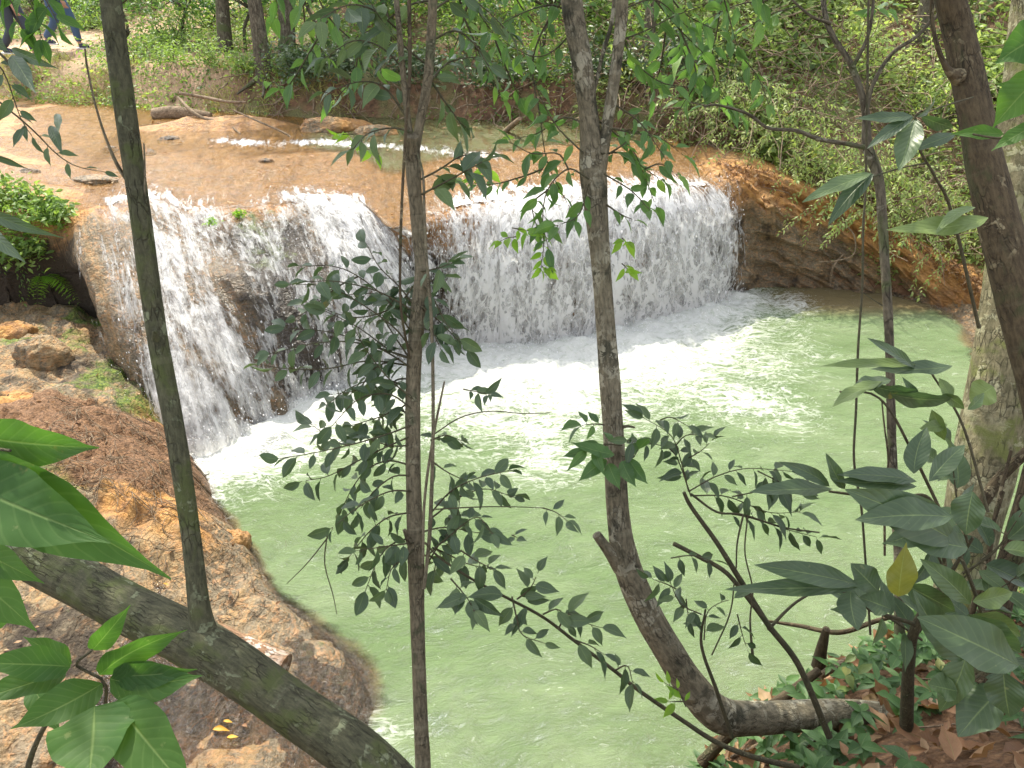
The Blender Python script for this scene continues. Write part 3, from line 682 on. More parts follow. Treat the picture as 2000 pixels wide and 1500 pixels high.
foamA = np.clip(foamA+.15*fbm(PX*1.7, PY*1.7, 3, 4), 0, 1.1)
tur = sstep(.2, .9, foamA)
PZ_ = .018*fbm(PX*2.2+.8*fbm(PX, PY, 1, 2), PY*4, 1, 4)+tur*(.12*fbm(PX*3.2, PY*3.2, 5, 5)+.05*sstep(.7, 1, foamA))+.008*fbm(PX*11, PY*14, 1, 3)
Dp = -np.where((PX > gx[0]) & (PY < gy[-1]), zat(np.clip(PX, gx[0], gx[-2]), np.clip(PY, gy[0], gy[-2])), -1)
brown = np.exp(-(((PX-4.4)/1.7)**2+((PY-9.55)/.75)**2))+.8*sstep(.22, .0, Dp+.1*fbm(PX*3, PY*3, 2, 4))
mb = MB(); mb.add(np.stack((PX, PY, PZ_), -1).reshape(-1, 3), grid_faces(ny2, nx2), foam=foamA.ravel(), depth=Dp.ravel(), brown=np.clip(brown, 0, 1).ravel())
tag(mb.build('pool_water', M_pool), kind='structure')

# film of water running over the low left shelf
fx = np.linspace(-4.2, -.55, 260); fy = np.linspace(2.2, 4.4, 160); FX, FY = np.meshgrid(fx, fy); FZ = zat(FX, FY)
lvl_ = tps(cp, FX, FY)+.045+.006*fbm(FX*9, FY*14, 3, 3)
film = (lvl_ > -.04) & (FZ < .42) & (FX < -.6+.1*FY) & (FY < 3.95+.25*fbm(FX*2, FY*2, 1, 3)+.25*(FX+2))
fk = film.ravel(); ff = grid_faces(160, 260); ff = ff[fk[ff].all(1)]
def film_mat():
    m, nt = new_mat('shelf_water'); s = S(nt); p = s.pos()
    v = s.mp(p, (1.6, 1, 1), rot=(0, 0, .5)); w1 = s.noise(v, 9, 5, .65, .8); w2 = s.noise(v, 30, 4, .6, .5)
    nrm = s.bump(s.m('ADD', w1, s.m('MULTIPLY', w2, .4)), 1., .04)
    fr = s.n('ShaderNodeFresnel', {0: 1.4, 'Normal': nrm}).outputs[0]
    w = s.mixs(fr, s.n('ShaderNodeBsdfTransparent', {0: (.74, .68, .60, 1)}).outputs[0], s.n('ShaderNodeBsdfGlossy', {0: (1, 1, 1), 1: .13, 'Normal': nrm}).outputs[0])
    fl = s.ss(.66, .78, s.noise(v, 7, 6, .75, 1.))
    s.out(s.mixs(s.m('MULTIPLY', fl, .5), w, s.bsdf(Base_Color=(.75, .74, .72), Roughness=.4))); return m
mb = MB(); mb.add(np.stack((FX, FY, np.maximum(lvl_, -.01)), -1).reshape(-1, 3), ff)
tag(mb.build('shelf_water', film_mat()), kind='structure')

# spray drops
def ico():
    t = (1+5**.5)/2
    v = np.array([(-1, t, 0), (1, t, 0), (-1, -t, 0), (1, -t, 0), (0, -1, t), (0, 1, t), (0, -1, -t), (0, 1, -t), (t, 0, -1), (t, 0, 1), (-t, 0, -1), (-t, 0, 1)])/math.hypot(1, t)
    f = np.array([(0, 11, 5), (0, 5, 1), (0, 1, 7), (0, 7, 10), (0, 10, 11), (1, 5, 9), (5, 11, 4), (11, 10, 2), (10, 7, 6), (7, 1, 8), (3, 9, 4), (3, 4, 2), (3, 2, 6), (3, 6, 8), (3, 8, 9), (4, 9, 5), (2, 4, 11), (6, 2, 10), (8, 6, 7), (9, 8, 1)])
    return v, f
iv, if_ = ico()
def drops(mb, C, r, st):
    n = len(C); V = iv[None]*r[:, None, None]*np.stack((np.ones(n), np.ones(n), st), 1)[:, None]+C[:, None]
    mb.add(V.reshape(-1, 3), (np.arange(n)[:, None, None]*12+if_[None]).reshape(-1, 3))
mb = MB()
n = 4500
ci = rng.integers(0, NS, n*2); w = P_[ci, 1]; ci = ci[(rng.random(n*2) < w) & (w > .3)][:n]; n = len(ci)
ri = nu+10+(rng.random(n)**.8*(nf-14)).astype(int)
C = G[ri, ci]+Nn[ri, ci]*(rng.gamma(2., .045, n))[:, None]+rng.normal(0, .02, (n, 3)); C = C[C[:, 2] > 0]
drops(mb, C, rng.gamma(2.2, .0012, len(C))+.0012, rng.uniform(1, 2.6, len(C)))
n = 6500; ci = rng.integers(0, NS, n*2); w = P_[ci, 1]; ci = ci[(rng.random(n*2) < w) & (w > .3)][:n]; n = len(ci)
C = B_[ci]+np.stack((rng.normal(0, .12, n), -np.abs(rng.normal(0, .25, n)), np.abs(rng.normal(.03, .15, n))), 1)
drops(mb, C, rng.gamma(2.2, .0011, n)+.0010, rng.uniform(.8, 1.6, n))
tag(mb.build('water_spray', M_drop), kind='stuff')

# ------------------------------------------------------------------ hillside and far bank
hx = np.linspace(-17, 19, 420); hy = np.linspace(8.2, 36, 330); HX, HY = np.meshgrid(hx, hy)
def hill(x, y, detail=True):
    d = y-shore(x); zb = np.interp(x, [-16, 2.0, 3.2, 4.2, 5.6, 8, 18], [1.52, 1.52, 1.35, .9, .35, .5, 1.5])
    wl = sstep(-2.6, -4.4, x); wr = sstep(1.0, 2.6, x); wm = 1-wl-wr
    hl = .62*sstep(-.05, .75, d)+.05*np.clip(d, 0, 4.5)+.30*np.clip(d-4.5, 0, 30)
    hm = .50*sstep(-.1, .5, d)+.22*np.clip(d, 0, 30)+.12*np.clip(d-3, 0, 30)
    hr = .30*sstep(-.1, .3, d)+.62*np.clip(d, 0, 6)+.45*np.clip(d-6, 0, 30)
    z = zb+wl*hl+wm*hm+wr*hr-.5*sstep(.0, -.5, d)-2.6*np.clip(-d-.1, 0, 3)
    if detail:
        on = sstep(-.1, .4, d)
        z = z+on*(.10*fbm(x*.9, y*.9, 2, 4)+.07*ridged(x*1.9, y*1.9, 3, 4)+.02*fbm(x*8, y*8, 2, 3))*(1-.75*path_mask(x, y))
    return z
PATH = [(-13, 14.9), (-9.6, 15.3), (-8.3, 16.3), (-7.6, 17.8), (-6.6, 19.4), (-4.5, 21)]
PC = catmull([(a, b, 0) for a, b in PATH], 120)[:, :2]
def path_mask(x, y):
    x = np.asarray(x); y = np.asarray(y)
    d = np.full(np.broadcast(x, y).shape, 9.)
    for a, b in PC[::3]: d = np.minimum(d, np.hypot(x-a, y-b))
    return sstep(1.15, .7, d)
HZ = hill(HX, HY)
sand = np.maximum(path_mask(HX, HY), .8*sstep(-4, -5, HX)*sstep(2.2, .2, HY-shore(HX)))
sand = np.maximum(sand, .5*sstep(17, 19, HY)*sstep(-5, -3.5, HX)*sstep(1.5, .2, HX))
mb = MB(); mb.add(np.stack((HX, HY, HZ), -1).reshape(-1, 3), grid_faces(330, 420), sand=sand.ravel())
tag(mb.build('hillside', M_hill), kind='structure')
mb = MB(); T = np.gradient(PC, axis=0); T /= np.linalg.norm(T, axis=1)[:, None]; Nv = np.stack((-T[:, 1], T[:, 0]), 1)
ws = np.linspace(-.75, .75, 14); pv = PC[:, None]+Nv[:, None]*(ws[None, :, None]*(1+.18*fbm(np.arange(120)[:, None, None]*.15, ws[None, :, None]*0+2, 0, 3)))
pzv = hill(pv[..., 0], pv[..., 1])+.015-.05*(np.abs(ws)[None]/.75)**6
mb.add(np.dstack((pv, pzv)).reshape(-1, 3), grid_faces(120, 14)); tag(mb.build('path', path_mat()), kind='structure')

def scatter_leaves(mb, P, L, wr=.42, up=.7, rows=2, kind='ovate', droop=.12, tint=None, horiz=False):
    n = len(P); a = rng.normal(0, 1, (n, 3)); a[:, 2] = a[:, 2]*.45-.25
    nr = rng.normal(0, .55, (n, 3))+np.array((0, -.25, up))
    leaves(mb, P, a, nr, L, L*wr*rng.uniform(.8, 1.2, n), rows, kind, .2, droop, tint=tint)

# hillside undergrowth: hanging vines and leaves nobody could count
mb = MB(); n = 66000
x = rng.uniform(.9, 11, n*3); d_ = rng.beta(1.0, 1.7, n*3)*8.5
y = shore(x)+d_-.25
dens = .42+1.1*fbm(x*1.1, y*1.1, 5, 4)+.25*sstep(1.5, 3.5, x)
k = rng.random(n*3) < dens; x, y = x[k][:n], y[k][:n]
n = len(x)
lift = np.abs(rng.normal(0, .16, n))+.75*sstep(-.1, .5, fbm(x*1.0, y*1.0, 8, 3))*rng.random(n)**.6
z = hill(x, y, False)+lift
P = np.column_stack((x, y, z))
ln = rng.uniform(.05, .11, n)*(1+.8*sstep(.05, .2, fbm(x*.7, y*.7, 21, 2)))
scatter_leaves(mb, P, ln, .42, .6, tint=np.clip(.45+.45*fbm(x*1.3, y*1.3, z*1.3+4, 3)+rng.normal(0, .2, n), 0, 1))
tag(mb.build('hillside_undergrowth', M_vine), kind='stuff')
# stems among them
mb = MB()
for i in range(760):
    x0 = rng.uniform(1.2, 9); y0 = shore(x0)+rng.beta(1, 2)*5; p = np.array((x0, y0, float(hill(x0, y0, False))+rng.uniform(.1, .45)))
    v = np.array((rng.normal(0, .5), -rng.random(), rng.uniform(-.3, .3))); pts = [p]
    for q in range(5):
        v = v+rng.normal(0, .35, 3); v /= np.linalg.norm(v); p = p+v*rng.uniform(.12, .42)
        hz = float(hill(p[0], p[1], False)); p[2] = max(p[2]-.05, hz+.03); pts.append(p.copy())
    tube(mb, pts, [rng.uniform(.003, .007)]*6, 4, .07, 0, False, i)
tag(mb.build('vine_stems', B_root), kind='stuff')

# undergrowth on the left and middle far bank
mb = MB(); n = 42000
x = rng.uniform(-14, 1.6, n*3); d_ = rng.random(n*3)**1.5*9; y = shore(x)+d_-.1
dens = sstep(-.25, .15, fbm(x*.8, y*.8, 1, 3)+.06*d_)*(1-path_mask(x, y))
dens = dens*(1-.6*sstep(-3.2, -2.4, x)*sstep(1.8, 1.2, d_))
k = rng.random(n*3) < dens; x, y = x[k][:n], y[k][:n]; n = len(x)
z = hill(x, y, False)+np.abs(rng.normal(0, .12, n))+.25*sstep(0, .5, fbm(x*1.2, y*1.2, 3, 3))*rng.random(n)
scatter_leaves(mb, np.column_stack((x, y, z)), rng.uniform(.04, .10, n), .4, .6, tint=np.clip(.4+.5*fbm(x*1.2, y*1.2, 4, 3)+rng.normal(0, .2, n), 0, 1))
tag(mb.build('far_bank_undergrowth', M_bush), kind='stuff')
# dry grass and rootlets on the cut bank
M_straw = leaf_mat('dry_grass', [(0, (.16, .12, .05)), (.5, (.34, .27, .12)), (.8, (.30, .34, .10)), (1, (.5, .42, .24))], .25, .7, .3)
mb = MB(); n = 9000
x = rng.uniform(-11, -2.4, n); y = shore(x)+rng.random(n)*1.0-.05; k = fbm(x*1.5, y*1.5, 9, 3) > -.12; x, y = x[k], y[k]; n = len(x); z = hill(x, y, False)+.01
ax = np.stack((rng.normal(0, .5, n), -np.abs(rng.normal(.3, .4, n)), rng.normal(.35, .6, n)), 1)
leaves(mb, np.column_stack((x, y, z)), ax, np.array((0, -1, .4))+rng.normal(0, .4, (n, 3)), rng.uniform(.05, .20, n), rng.uniform(.006, .016, n), 4, 'lance', .1, .5)
tag(mb.build('dry_grass', M_straw), kind='stuff')

#TREES
# ------------------------------------------------------------------ trees, saplings and plants
def pts(lst, d0, d1=None):
    """outline of a stem: (px, py) seen from the eye -> points with a distance running from d0 to d1"""
    n = len(lst); d1 = d0 if d1 is None else d1
    ds = [a[2] if len(a) > 2 else d0+(d1-d0)*i/max(n-1, 1) for i, a in enumerate(lst)]
    return np.array([W(a[0], a[1], d) for a, d in zip(lst, ds)])
def stem(mb, lst, d0, d1, w, seg=14, rough=.1, step=.02, seed=0):
    """w: widths in pixels of the photograph (list or single)"""
    P = pts(lst, d0, d1); ds = np.linspace(d0, d1, len(lst)); ds = np.array([a[2] if len(a) > 2 else q for a, q in zip(lst, ds)])
    w = np.interp(np.linspace(0, 1, len(lst)), np.linspace(0, 1, len(np.atleast_1d(w))), np.atleast_1d(w))
    return tube(mb, P, w*.5*ds/F, seg, step, rough, True, seed)

def spray(ms, ml, P, leaf, gap=.045, r=.0025, wr=.42, rows=9, kind='ovate', skip=.12, droop=.25, spread=55, flat=.75, tint=(0, .75), tip=True, sub=0, jitter=.35, hang=.2):
    """a twig through P (3D) with leaves set alternately along it; ms gets the wood, ml the leaves"""
    C = catmull(np.asarray(P, float), max(6, int(np.linalg.norm(np.diff(P, axis=0), axis=1).sum()/.012)))
    n = len(C); tube(ms, C[::2] if n > 8 else C, np.linspace(r, r*.35, len(C[::2] if n > 8 else C)), 5, .02, 0, False, rng.random()*9)
    L = np.concatenate(((0,), np.cumsum(np.linalg.norm(np.diff(C, axis=0), axis=1))))
    T = np.gradient(C, axis=0); T /= np.linalg.norm(T, axis=1)[:, None]+1e-9
    pos = np.arange(L[-1]*skip, L[-1]-gap*.3, gap*.5); b = []; ax = []; nr = []
    upv = np.array((0, -.35, 1.)); sgn = 1 if rng.random() < .5 else -1
    for q in pos:
        i = min(np.searchsorted(L, q), n-1); t = T[i]; side = np.cross(t, upv); side /= np.linalg.norm(side)+1e-9
        sgn = -sgn; a = math.radians(spread+rng.normal(0, 14))
        v = t*math.cos(a)+side*math.sin(a)*sgn+rng.normal(0, jitter*.4, 3); v[2] -= hang*rng.random()*1.6
        b.append(C[i]); ax.append(v); nr.append(upv*flat+rng.normal(0, jitter, 3))
    if tip:
        for s_ in (-.35, .35) if rng.random() < .5 else (0,):
            side = np.cross(T[-1], upv); b.append(C[-1]); ax.append(T[-1]+side*s_+rng.normal(0, .15, 3)); nr.append(upv*flat+rng.normal(0, jitter, 3))
    n_ = len(b)
    if n_:
        b = np.array(b); ax = np.array(ax); ax /= np.linalg.norm(ax, axis=1)[:, None]
        LL = leaf*rng.uniform(.65, 1.15, n_)
        pet = b+ax*(.12*leaf)
        for a0, a1 in zip(b, pet): tube(ms, [a0, a1], [r*.4, r*.35], 4, .05, 0, False)
        leaves(ml, pet, ax, np.array(nr), LL, LL*wr*rng.uniform(.85, 1.15, n_), rows, kind, .22, droop, .05, rng.uniform(tint[0], tint[1], n_))
def pxspray(ms, ml, lst, d0, d1, leafpx, **k):
    spray(ms, ml, pts(lst, d0, d1), leafpx*.5*(d0+d1)/F, gap=k.pop('gappx', leafpx*.8)*.5*(d0+d1)/F, r=k.pop('rpx', 3.)*.5*(d0+d1)/F, **k)
def bigleaf(ml, lst, kind='ovate', rows=13, tintr=None):
    """single large leaves: base px, tip px, width px, distance at base and tip, roll"""
    for (x0, y0, x1, y1, w, da, db, roll, tn) in lst:
        a, b = W(x0, y0, da), W(x1, y1, db); ax = b-a; L = np.linalg.norm(ax)
        view = -ray(.5*(x0+x1), .5*(y0+y1)); view /= np.linalg.norm(view)
        side = np.cross(ax/L, view); nrm = view*math.cos(roll)+side*math.sin(roll)
        leaves(ml, a[None], ax[None], nrm[None], L*1.04, w*.5*(da+db)/F/max(math.cos(roll), .45), rows, kind, .13, .17, .09, np.array([tn]), cols=7)
def crown(ml, ms, c, rad, n, L, trunk_top=None, seed=0, nb=9, wr=.42, tint=(0, .8)):
    """leafy crown: limbs, twigs and leaves in uneven clumps"""
    c = np.asarray(c, float); rad = np.asarray(rad, float); cl = []
    for i in range(nb):
        v = rng.normal(0, 1, 3); v[2] = abs(v[2])*.8-.25; v /= np.linalg.norm(v); e = c+v*rad*rng.uniform(.6, 1.)
        if trunk_top is not None:
            mid = .5*(trunk_top+e)+rng.normal(0, .08, 3)*rad; tube(ms, [trunk_top, mid, e], [.022, .014, .005], 6, .1, .05, False, i)
        cl.append(e); cl.append(.55*e+.45*c)
    cl = np.array(cl); k = rng.integers(0, len(cl), n)
    P = cl[k]+rng.normal(0, .30, (n, 3))*rad*rng.uniform(.5, 1, (n, 1))
    scatter_leaves(ml, P, rng.uniform(.7, 1.2, n)*L, wr, .7, 4, 'ovate', .15, tint=rng.uniform(tint[0], tint[1], n))

# --- A: mossy leaning tree, lower left
t = thing('leaning_tree', W(980, 1860, 1.95), 'mossy olive trunk leaning across the lower left corner with one thin upright stem', 'tree')
mb = MB(); stem(mb, [(-140, 870, 2.62), (0, 1035, 2.5), (180, 1150, 2.42), (395, 1262, 2.32), (560, 1378, 2.25), (760, 1535, 2.15), (980, 1860, 1.95)], 2.6, 1.95, [104, 108, 98, 104, 98, 106, 130], 26, .09, .012, 1)
mb.build('trunk', B_lean, t)
mb = MB(); C1 = stem(mb, [(402, 1262, 2.31), (388, 1180, 2.3), (372, 1040, 2.3), (345, 860, 2.3), (306, 650, 2.3), (270, 390, 2.25), (238, 170, 2.2), (214, -20, 2.15), (190, -260, 2.1), (150, -900, 1.95)], 2.3, 1.9, [62, 42, 37, 38, 39, 40, 41, 40, 36, 26], 18, .05, .015, 2)
mb.build('upright_stem', B_lean, t)
mb = MB()
for lst in ([(305, 662), (302, 645)], [(262, 285), (252, 268)], [(225, 95), (250, 60)]):
    stem(mb, lst, 2.27, 2.24, [18, 10], 8, .1, .01, 5); mb.build('stub', B_lean, t); mb = MB()
stem(mb, [(250, 355), (228, 320), (205, 265), (185, 200), (170, 130), (166, 95)], 2.25, 2.1, [8, 7, 5, 4, 4, 3], 6, .05, .02, 6); mb.build('twig', B_sap, t); mb = MB()
stem(mb, [(281, 420), (283, 340), (281, 280)], 2.25, 2.2, [5, 4, 3], 5, .05, .02, 7)
mb.build('twig', B_sap, t)
ml, ms = MB(), MB(); crown(ml, ms, (-1.7, 4.1, 6.0), (1.7, 1.5, .7), 4200, .12, C1[-1], nb=14); ms.build('limb', B_lean, t); ml.build('crown', M_near, t)  # crown out of view, placed and thickened to shade the leaning trunk

# --- B: slim sapling in the middle with a dense spray of dark leaves
t = thing('slim_sapling', W(832, 1640, 2.5), 'straight thin dark sapling in the middle, ringed with many small dark leaves', 'sapling')
mb = MB(); stem(mb, [(832, 1640, 2.52), (826, 1500, 2.55), (819, 1330, 2.6), (815, 1200, 2.6), (812, 1080, 2.6), (808, 950, 2.6), (806, 800, 2.6), (810, 690, 2.6), (818, 600, 2.6), (824, 530, 2.6), (818, 470, 2.6), (812, 400, 2.58), (806, 310, 2.55), (806, 265, 2.5)], 2.5, 2.5, [32, 30, 28, 29, 32, 31, 29, 28, 30, 28, 26, 26, 30, 26], 16, .07, .015, 3)
mb.build('trunk', B_sap, t)
mb = MB(); Ct = stem(mb, [(809, 300, 2.54), (822, 230, 2.5), (836, 150, 2.46), (842, 70, 2.42), (846, -40, 2.35), (850, -400, 2.2), (830, -900, 2.0)], 2.5, 2.3, [20, 18, 19, 18, 17, 14, 10], 12, .06, .02, 4); mb.build('branch', B_sap, t); mb = MB()
stem(mb, [(804, 290, 2.54), (795, 220, 2.5), (786, 130, 2.46), (778, 40, 2.42), (770, -60, 2.4), (760, -300, 2.3)], 2.5, 2.4, [17, 13, 12, 11, 10, 8], 10, .06, .02, 5); mb.build('branch', B_sap, t); mb = MB()
stem(mb, [(800, 1062, 2.58), (790, 1035, 2.55)], 2.58, 2.55, [12, 8], 8, .1, .01, 5)
mb.build('stub', B_sap, t)
mb = MB()
stem(mb, [(828, 1150), (838, 1060), (843, 960), (846, 840), (845, 700), (841, 600), (833, 500), (829, 420), (826, 340), (815, 300)], 2.52, 2.5, [7, 8, 8, 7, 7, 7, 6, 6, 5, 4], 7, .06, .02, 8); mb.build('side_shoot', B_sap, t); mb = MB()
stem(mb, [(826, 1100), (829, 980), (845, 860), (868, 745)], 2.5, 2.45, [6, 6, 6, 4], 6, .06, .02, 8)
mb.build('side_shoot', B_sap, t)
ml, ms = MB(), MB()
TW = [ # (points, leaf px)
 [(808, 690), (770, 640), (700, 590), (640, 560), (570, 555)], [(812, 660), (760, 590), (700, 540), (650, 520), (590, 520)], [(806, 720), (740, 680), (650, 650), (560, 640)],
 [(806, 715), (720, 705), (640, 720), (560, 720), (510, 712)], [(810, 760), (740, 740), (680, 760), (640, 790)], [(806, 800), (760, 770), (700, 780), (650, 830)],
 [(805, 830), (750, 850), (680, 870), (610, 885), (550, 895)], [(806, 850), (740, 880), (690, 905), (640, 930), (590, 940)], [(808, 780), (760, 740), (720, 690), (690, 640)],
 [(812, 600), (780, 560), (740, 520), (715, 475)], [(815, 640), (780, 600), (745, 575), (680, 575)], [(806, 910), (760, 900), (720, 915), (690, 950), (665, 1000)],
 [(806, 960), (760, 960), (700, 990), (650, 1030)], [(808, 1000), (760, 1010), (720, 1040), (680, 1090)], [(810, 1050), (770, 1060), (740, 1090), (715, 1150)],
 [(812, 1070), (790, 1090), (765, 1110), (755, 1150)], [(810, 1060), (770, 1065), (700, 1075)], [(828, 560), (850, 590), (870, 630), (895, 660)], [(826, 600), (850, 620), (880, 650), (910, 680)],
 [(822, 530), (850, 525), (880, 515)], [(826, 640), (845, 650), (860, 680)], [(842, 860), (870, 850), (900, 860)], [(843, 900), (870, 920), (900, 935)],
 [(843, 1000), (880, 960), (930, 935), (990, 920)], [(845, 1010), (900, 970), (950, 955), (1000, 970)], [(830, 1110), (860, 1060), (890, 1020), (900, 960)],
 [(840, 1080), (880, 1045), (930, 1010), (960, 1040)], [(845, 1070), (870, 1080), (910, 1100), (950, 1110)], [(835, 1080), (850, 1100), (845, 1130)], [(820, 1040), (870, 1030), (930, 1040)],
 [(806, 740), (770, 745), (750, 790), (735, 850)], [(806, 640), (790, 590), (770, 560), (760, 610)], [(700, 540), (660, 560), (610, 600), (580, 620)], [(680, 870), (650, 860), (610, 830)], [(805, 700), (770, 690), (700, 640), (640, 610)],
 [(800, 870), (760, 870), (700, 850)], [(806, 700), (700, 670), (620, 670), (530, 690)], [(812, 610), (740, 570), (660, 550), (600, 550)], [(780, 700), (730, 720), (700, 760), (650, 770)], [(806, 930), (770, 930), (730, 960), (700, 1000)], [(806, 640), (830, 560), (860, 540)], [(800, 700), (760, 640), (740, 600)], [(806, 780), (770, 810), (740, 860), (720, 900)], [(806, 560), (770, 600), (690, 620), (600, 590)], [(806, 820), (780, 800), (740, 815), (690, 830)]]
for k, lst in enumerate(TW):
    d0 = 2.58; dd = rng.uniform(-.22, .28); pxspray(ms, ml, lst, d0, d0+dd, rng.uniform(36, 46), gappx=33, rpx=2.0, wr=.5, rows=8, kind='round', tint=(0, .8), hang=.5, flat=.5, jitter=.5, droop=.2)
for lst in ([(845, 850), (900, 815), (960, 803), (1020, 808), (1075, 806)], [(846, 995), (940, 990), (1010, 990), (1060, 992)], [(640, 1040), (634, 1100), (650, 1160), (658, 1200)], [(640, 1050), (600, 1100), (560, 1140)]):
    stem(ms, lst, 2.5, 2.45, [3, 1.5], 5, 0, .03, 3)
pxspray(ms, ml, [(1060, 992), (1085, 1000), (1105, 1015)], 2.45, 2.4, 38, gappx=24, rpx=1.6, rows=8)
pxspray(ms, ml, [(1000, 1045), (1010, 1050)], 2.45, 2.4, 34, gappx=24, rpx=1.6, rows=8)
pxspray(ms, ml, [(905, 760), (930, 765), (955, 770)], 2.5, 2.4, 36, gappx=24, rpx=1.4, rows=8)
# upper leaves of the same sapling
for lst in ([(822, 350), (860, 330), (900, 305), (950, 300)], [(822, 380), (880, 350), (935, 320)], [(836, 150), (870, 200), (900, 240), (915, 250)], [(838, 160), (880, 120), (940, 110)], [(842, 80), (890, 60), (930, 90), (960, 140)], [(806, 260), (770, 250), (720, 260), (690, 290)],
            [(795, 230), (750, 170), (700, 160), (640, 180)], [(786, 130), (740, 90), (690, 80), (640, 110)], [(780, 60), (730, 20), (680, 10), (620, 40)], [(838, 130), (800, 100), (760, 60), (720, 0)], [(845, 20), (900, -10), (950, 20), (990, 60)], [(845, 0), (800, 10), (740, 50), (700, 70)]):
    pxspray(ms, ml, lst, 2.5, 2.5+rng.uniform(-.2, .35), rng.uniform(46, 66), gappx=34, rpx=2.4, rows=8, tint=(.2, 1), hang=.5, flat=.5)
crown(ml, ms, (-.7, 4.5, 6.4), (1.4, 1.3, .7), 3200, .10, Ct[-1], nb=12)  # crown above the frame, set sunward so its shade falls on the trunk
ms.build('twigs', B_twig, t); ml.build('foliage', M_mid, t)

# liana beside it
mb = MB(); stem(mb, [(792, -300, 2.3), (800, 60, 2.4), (799, 160, 2.4), (792, 260, 2.42), (786, 370, 2.45), (782, 480, 2.48), (783, 600, 2.5), (800, 700, 2.56)], 2.3, 2.5, [8, 8, 7, 6, 6, 6, 5, 5], 7, .05, .02, 1)
tag(mb.build('hanging_liana', B_dark), 'thin black liana hanging straight down beside the slim middle sapling', 'liana')

# --- C: curved blotched tree with a fork and a stub
t = thing('curved_tree', W(1690, 1400, 3.3), 'blotched grey trunk that rises from a lying base, bends upright and forks', 'tree')
mb = MB(); stem(mb, [(1760, 1405, 3.3), (1660, 1396, 3.28), (1560, 1398, 3.2), (1470, 1402, 3.12), (1405, 1395, 3.06), (1350, 1340, 3.02), (1300, 1262, 3.0), (1255, 1180, 3.0), (1222, 1095, 3.0), (1208, 1010, 3.0), (1200, 880, 3.0), (1192, 760, 3.0), (1183, 640, 3.0), (1174, 520, 3.0), (1165, 420, 3.0), (1158, 330, 3.0), (1150, 230, 2.96), (1136, 120, 2.9), (1114, -20, 2.85), (1060, -500, 2.6), (1020, -900, 2.4)], 3.3, 2.4,
     [56, 58, 60, 62, 70, 62, 58, 56, 52, 44, 42, 40, 38, 38, 44, 52, 38, 42, 42, 34, 26], 20, .07, .018, 11)
Cc = mb.v[0]; top = W(1020, -900, 2.4); mb.build('trunk', B_curv, t)
mb = MB(); stem(mb, [(1168, 350, 2.99), (1182, 270, 2.97), (1196, 180, 2.93), (1208, 90, 2.9), (1216, -20, 2.85), (1230, -500, 2.6)], 3, 2.6, [30, 23, 23, 22, 24, 16], 14, .06, .02, 12); mb.build('branch', B_curv, t); mb = MB()
stem(mb, [(1212, 1110, 3.0), (1190, 1078, 2.97), (1165, 1044, 2.94)], 3, 2.94, [30, 22, 18], 12, .08, .015, 13); mb.build('stub', B_curv, t); mb = MB()
stem(mb, [(1158, 190, 2.94), (1176, 110, 2.95), (1197, 30, 2.95), (1200, -80, 2.95)], 2.9, 2.9, [7, 8, 8, 7], 7, .05, .02, 14); mb.build('branch', B_curv, t); mb = MB()
stem(mb, [(1210, 840, 3.0), (1222, 832, 2.98), (1240, 835, 2.96)], 3, 2.96, [10, 6, 4], 6, .05, .02, 15)
mb.build('stub', B_curv, t)
ml, ms, mlm = MB(), MB(), MB()
for k, lst in enumerate([[(1150, 350), (1110, 330), (1070, 370), (1060, 430), (1070, 480)], [(1140, 300), (1090, 250), (1060, 200), (1040, 150)], [(1100, 0), (1060, 60), (1040, 130), (1055, 230), (1070, 320), (1110, 400)],
        [(1060, 330), (1020, 345), (960, 360), (905, 355)], [(1070, 370), (1040, 400), (1050, 450)], [(1175, 300), (1220, 300), (1260, 330), (1290, 350)], [(1190, 250), (1240, 260), (1290, 270), (1330, 300)],
        [(1180, 340), (1230, 370), (1260, 400), (1270, 410)], [(1185, 400), (1215, 420), (1240, 430)], [(1195, 200), (1250, 240), (1300, 310)], [(1208, 80), (1260, 60), (1320, 30), (1380, 10)], [(1210, 60), (1240, 120), (1290, 160), (1340, 170)],
        [(1120, 60), (1080, 100), (1040, 110), (980, 80)], [(1110, 20), (1070, 10), (1010, 30), (960, 60)], [(1140, 240), (1100, 230), (1050, 260), (1010, 270)], [(1110, 330), (1090, 300), (1040, 300), (1000, 280)], [(1210, 20), (1280, 0), (1340, 50)], [(1160, 230), (1200, 260), (1240, 300), (1280, 400)],
        [(1190, 300), (1220, 280), (1250, 250)], [(1260, 330), (1290, 320), (1320, 340)], [(1150, 360), (1130, 420), (1090, 440)]]):
    pxspray(ms, ml, lst, 2.95, 2.95+rng.uniform(-.2, .3), rng.uniform(34, 48), gappx=38, rpx=2.0, rows=8, tint=(.2, 1), hang=.6, flat=.5)
for lst in ([(1060, 440), (1062, 480), (1056, 525)], [(1010, 462), (990, 465), (980, 470)], [(1000, 445), (1030, 450)], [(1058, 520), (1065, 525)], [(940, 320), (950, 340), (930, 350)], [(1215, 515), (1225, 525)], [(1215, 465), (1222, 472)], [(740, 300), (715, 290)], [(690, 262), (670, 262)]):
    pxspray(ms, mlm, lst, 2.9, 2.85, 34, gappx=20, rpx=1.5, rows=8, hang=.6, flat=.4)
for lst in ([(1180, 830), (1160, 828), (1140, 830)], [(1215, 870), (1180, 868), (1150, 880)], [(1215, 890), (1235, 895), (1245, 880)]): pxspray(ms, ml, lst, 2.85, 2.8, 48, gappx=34, rpx=1.8, rows=8)
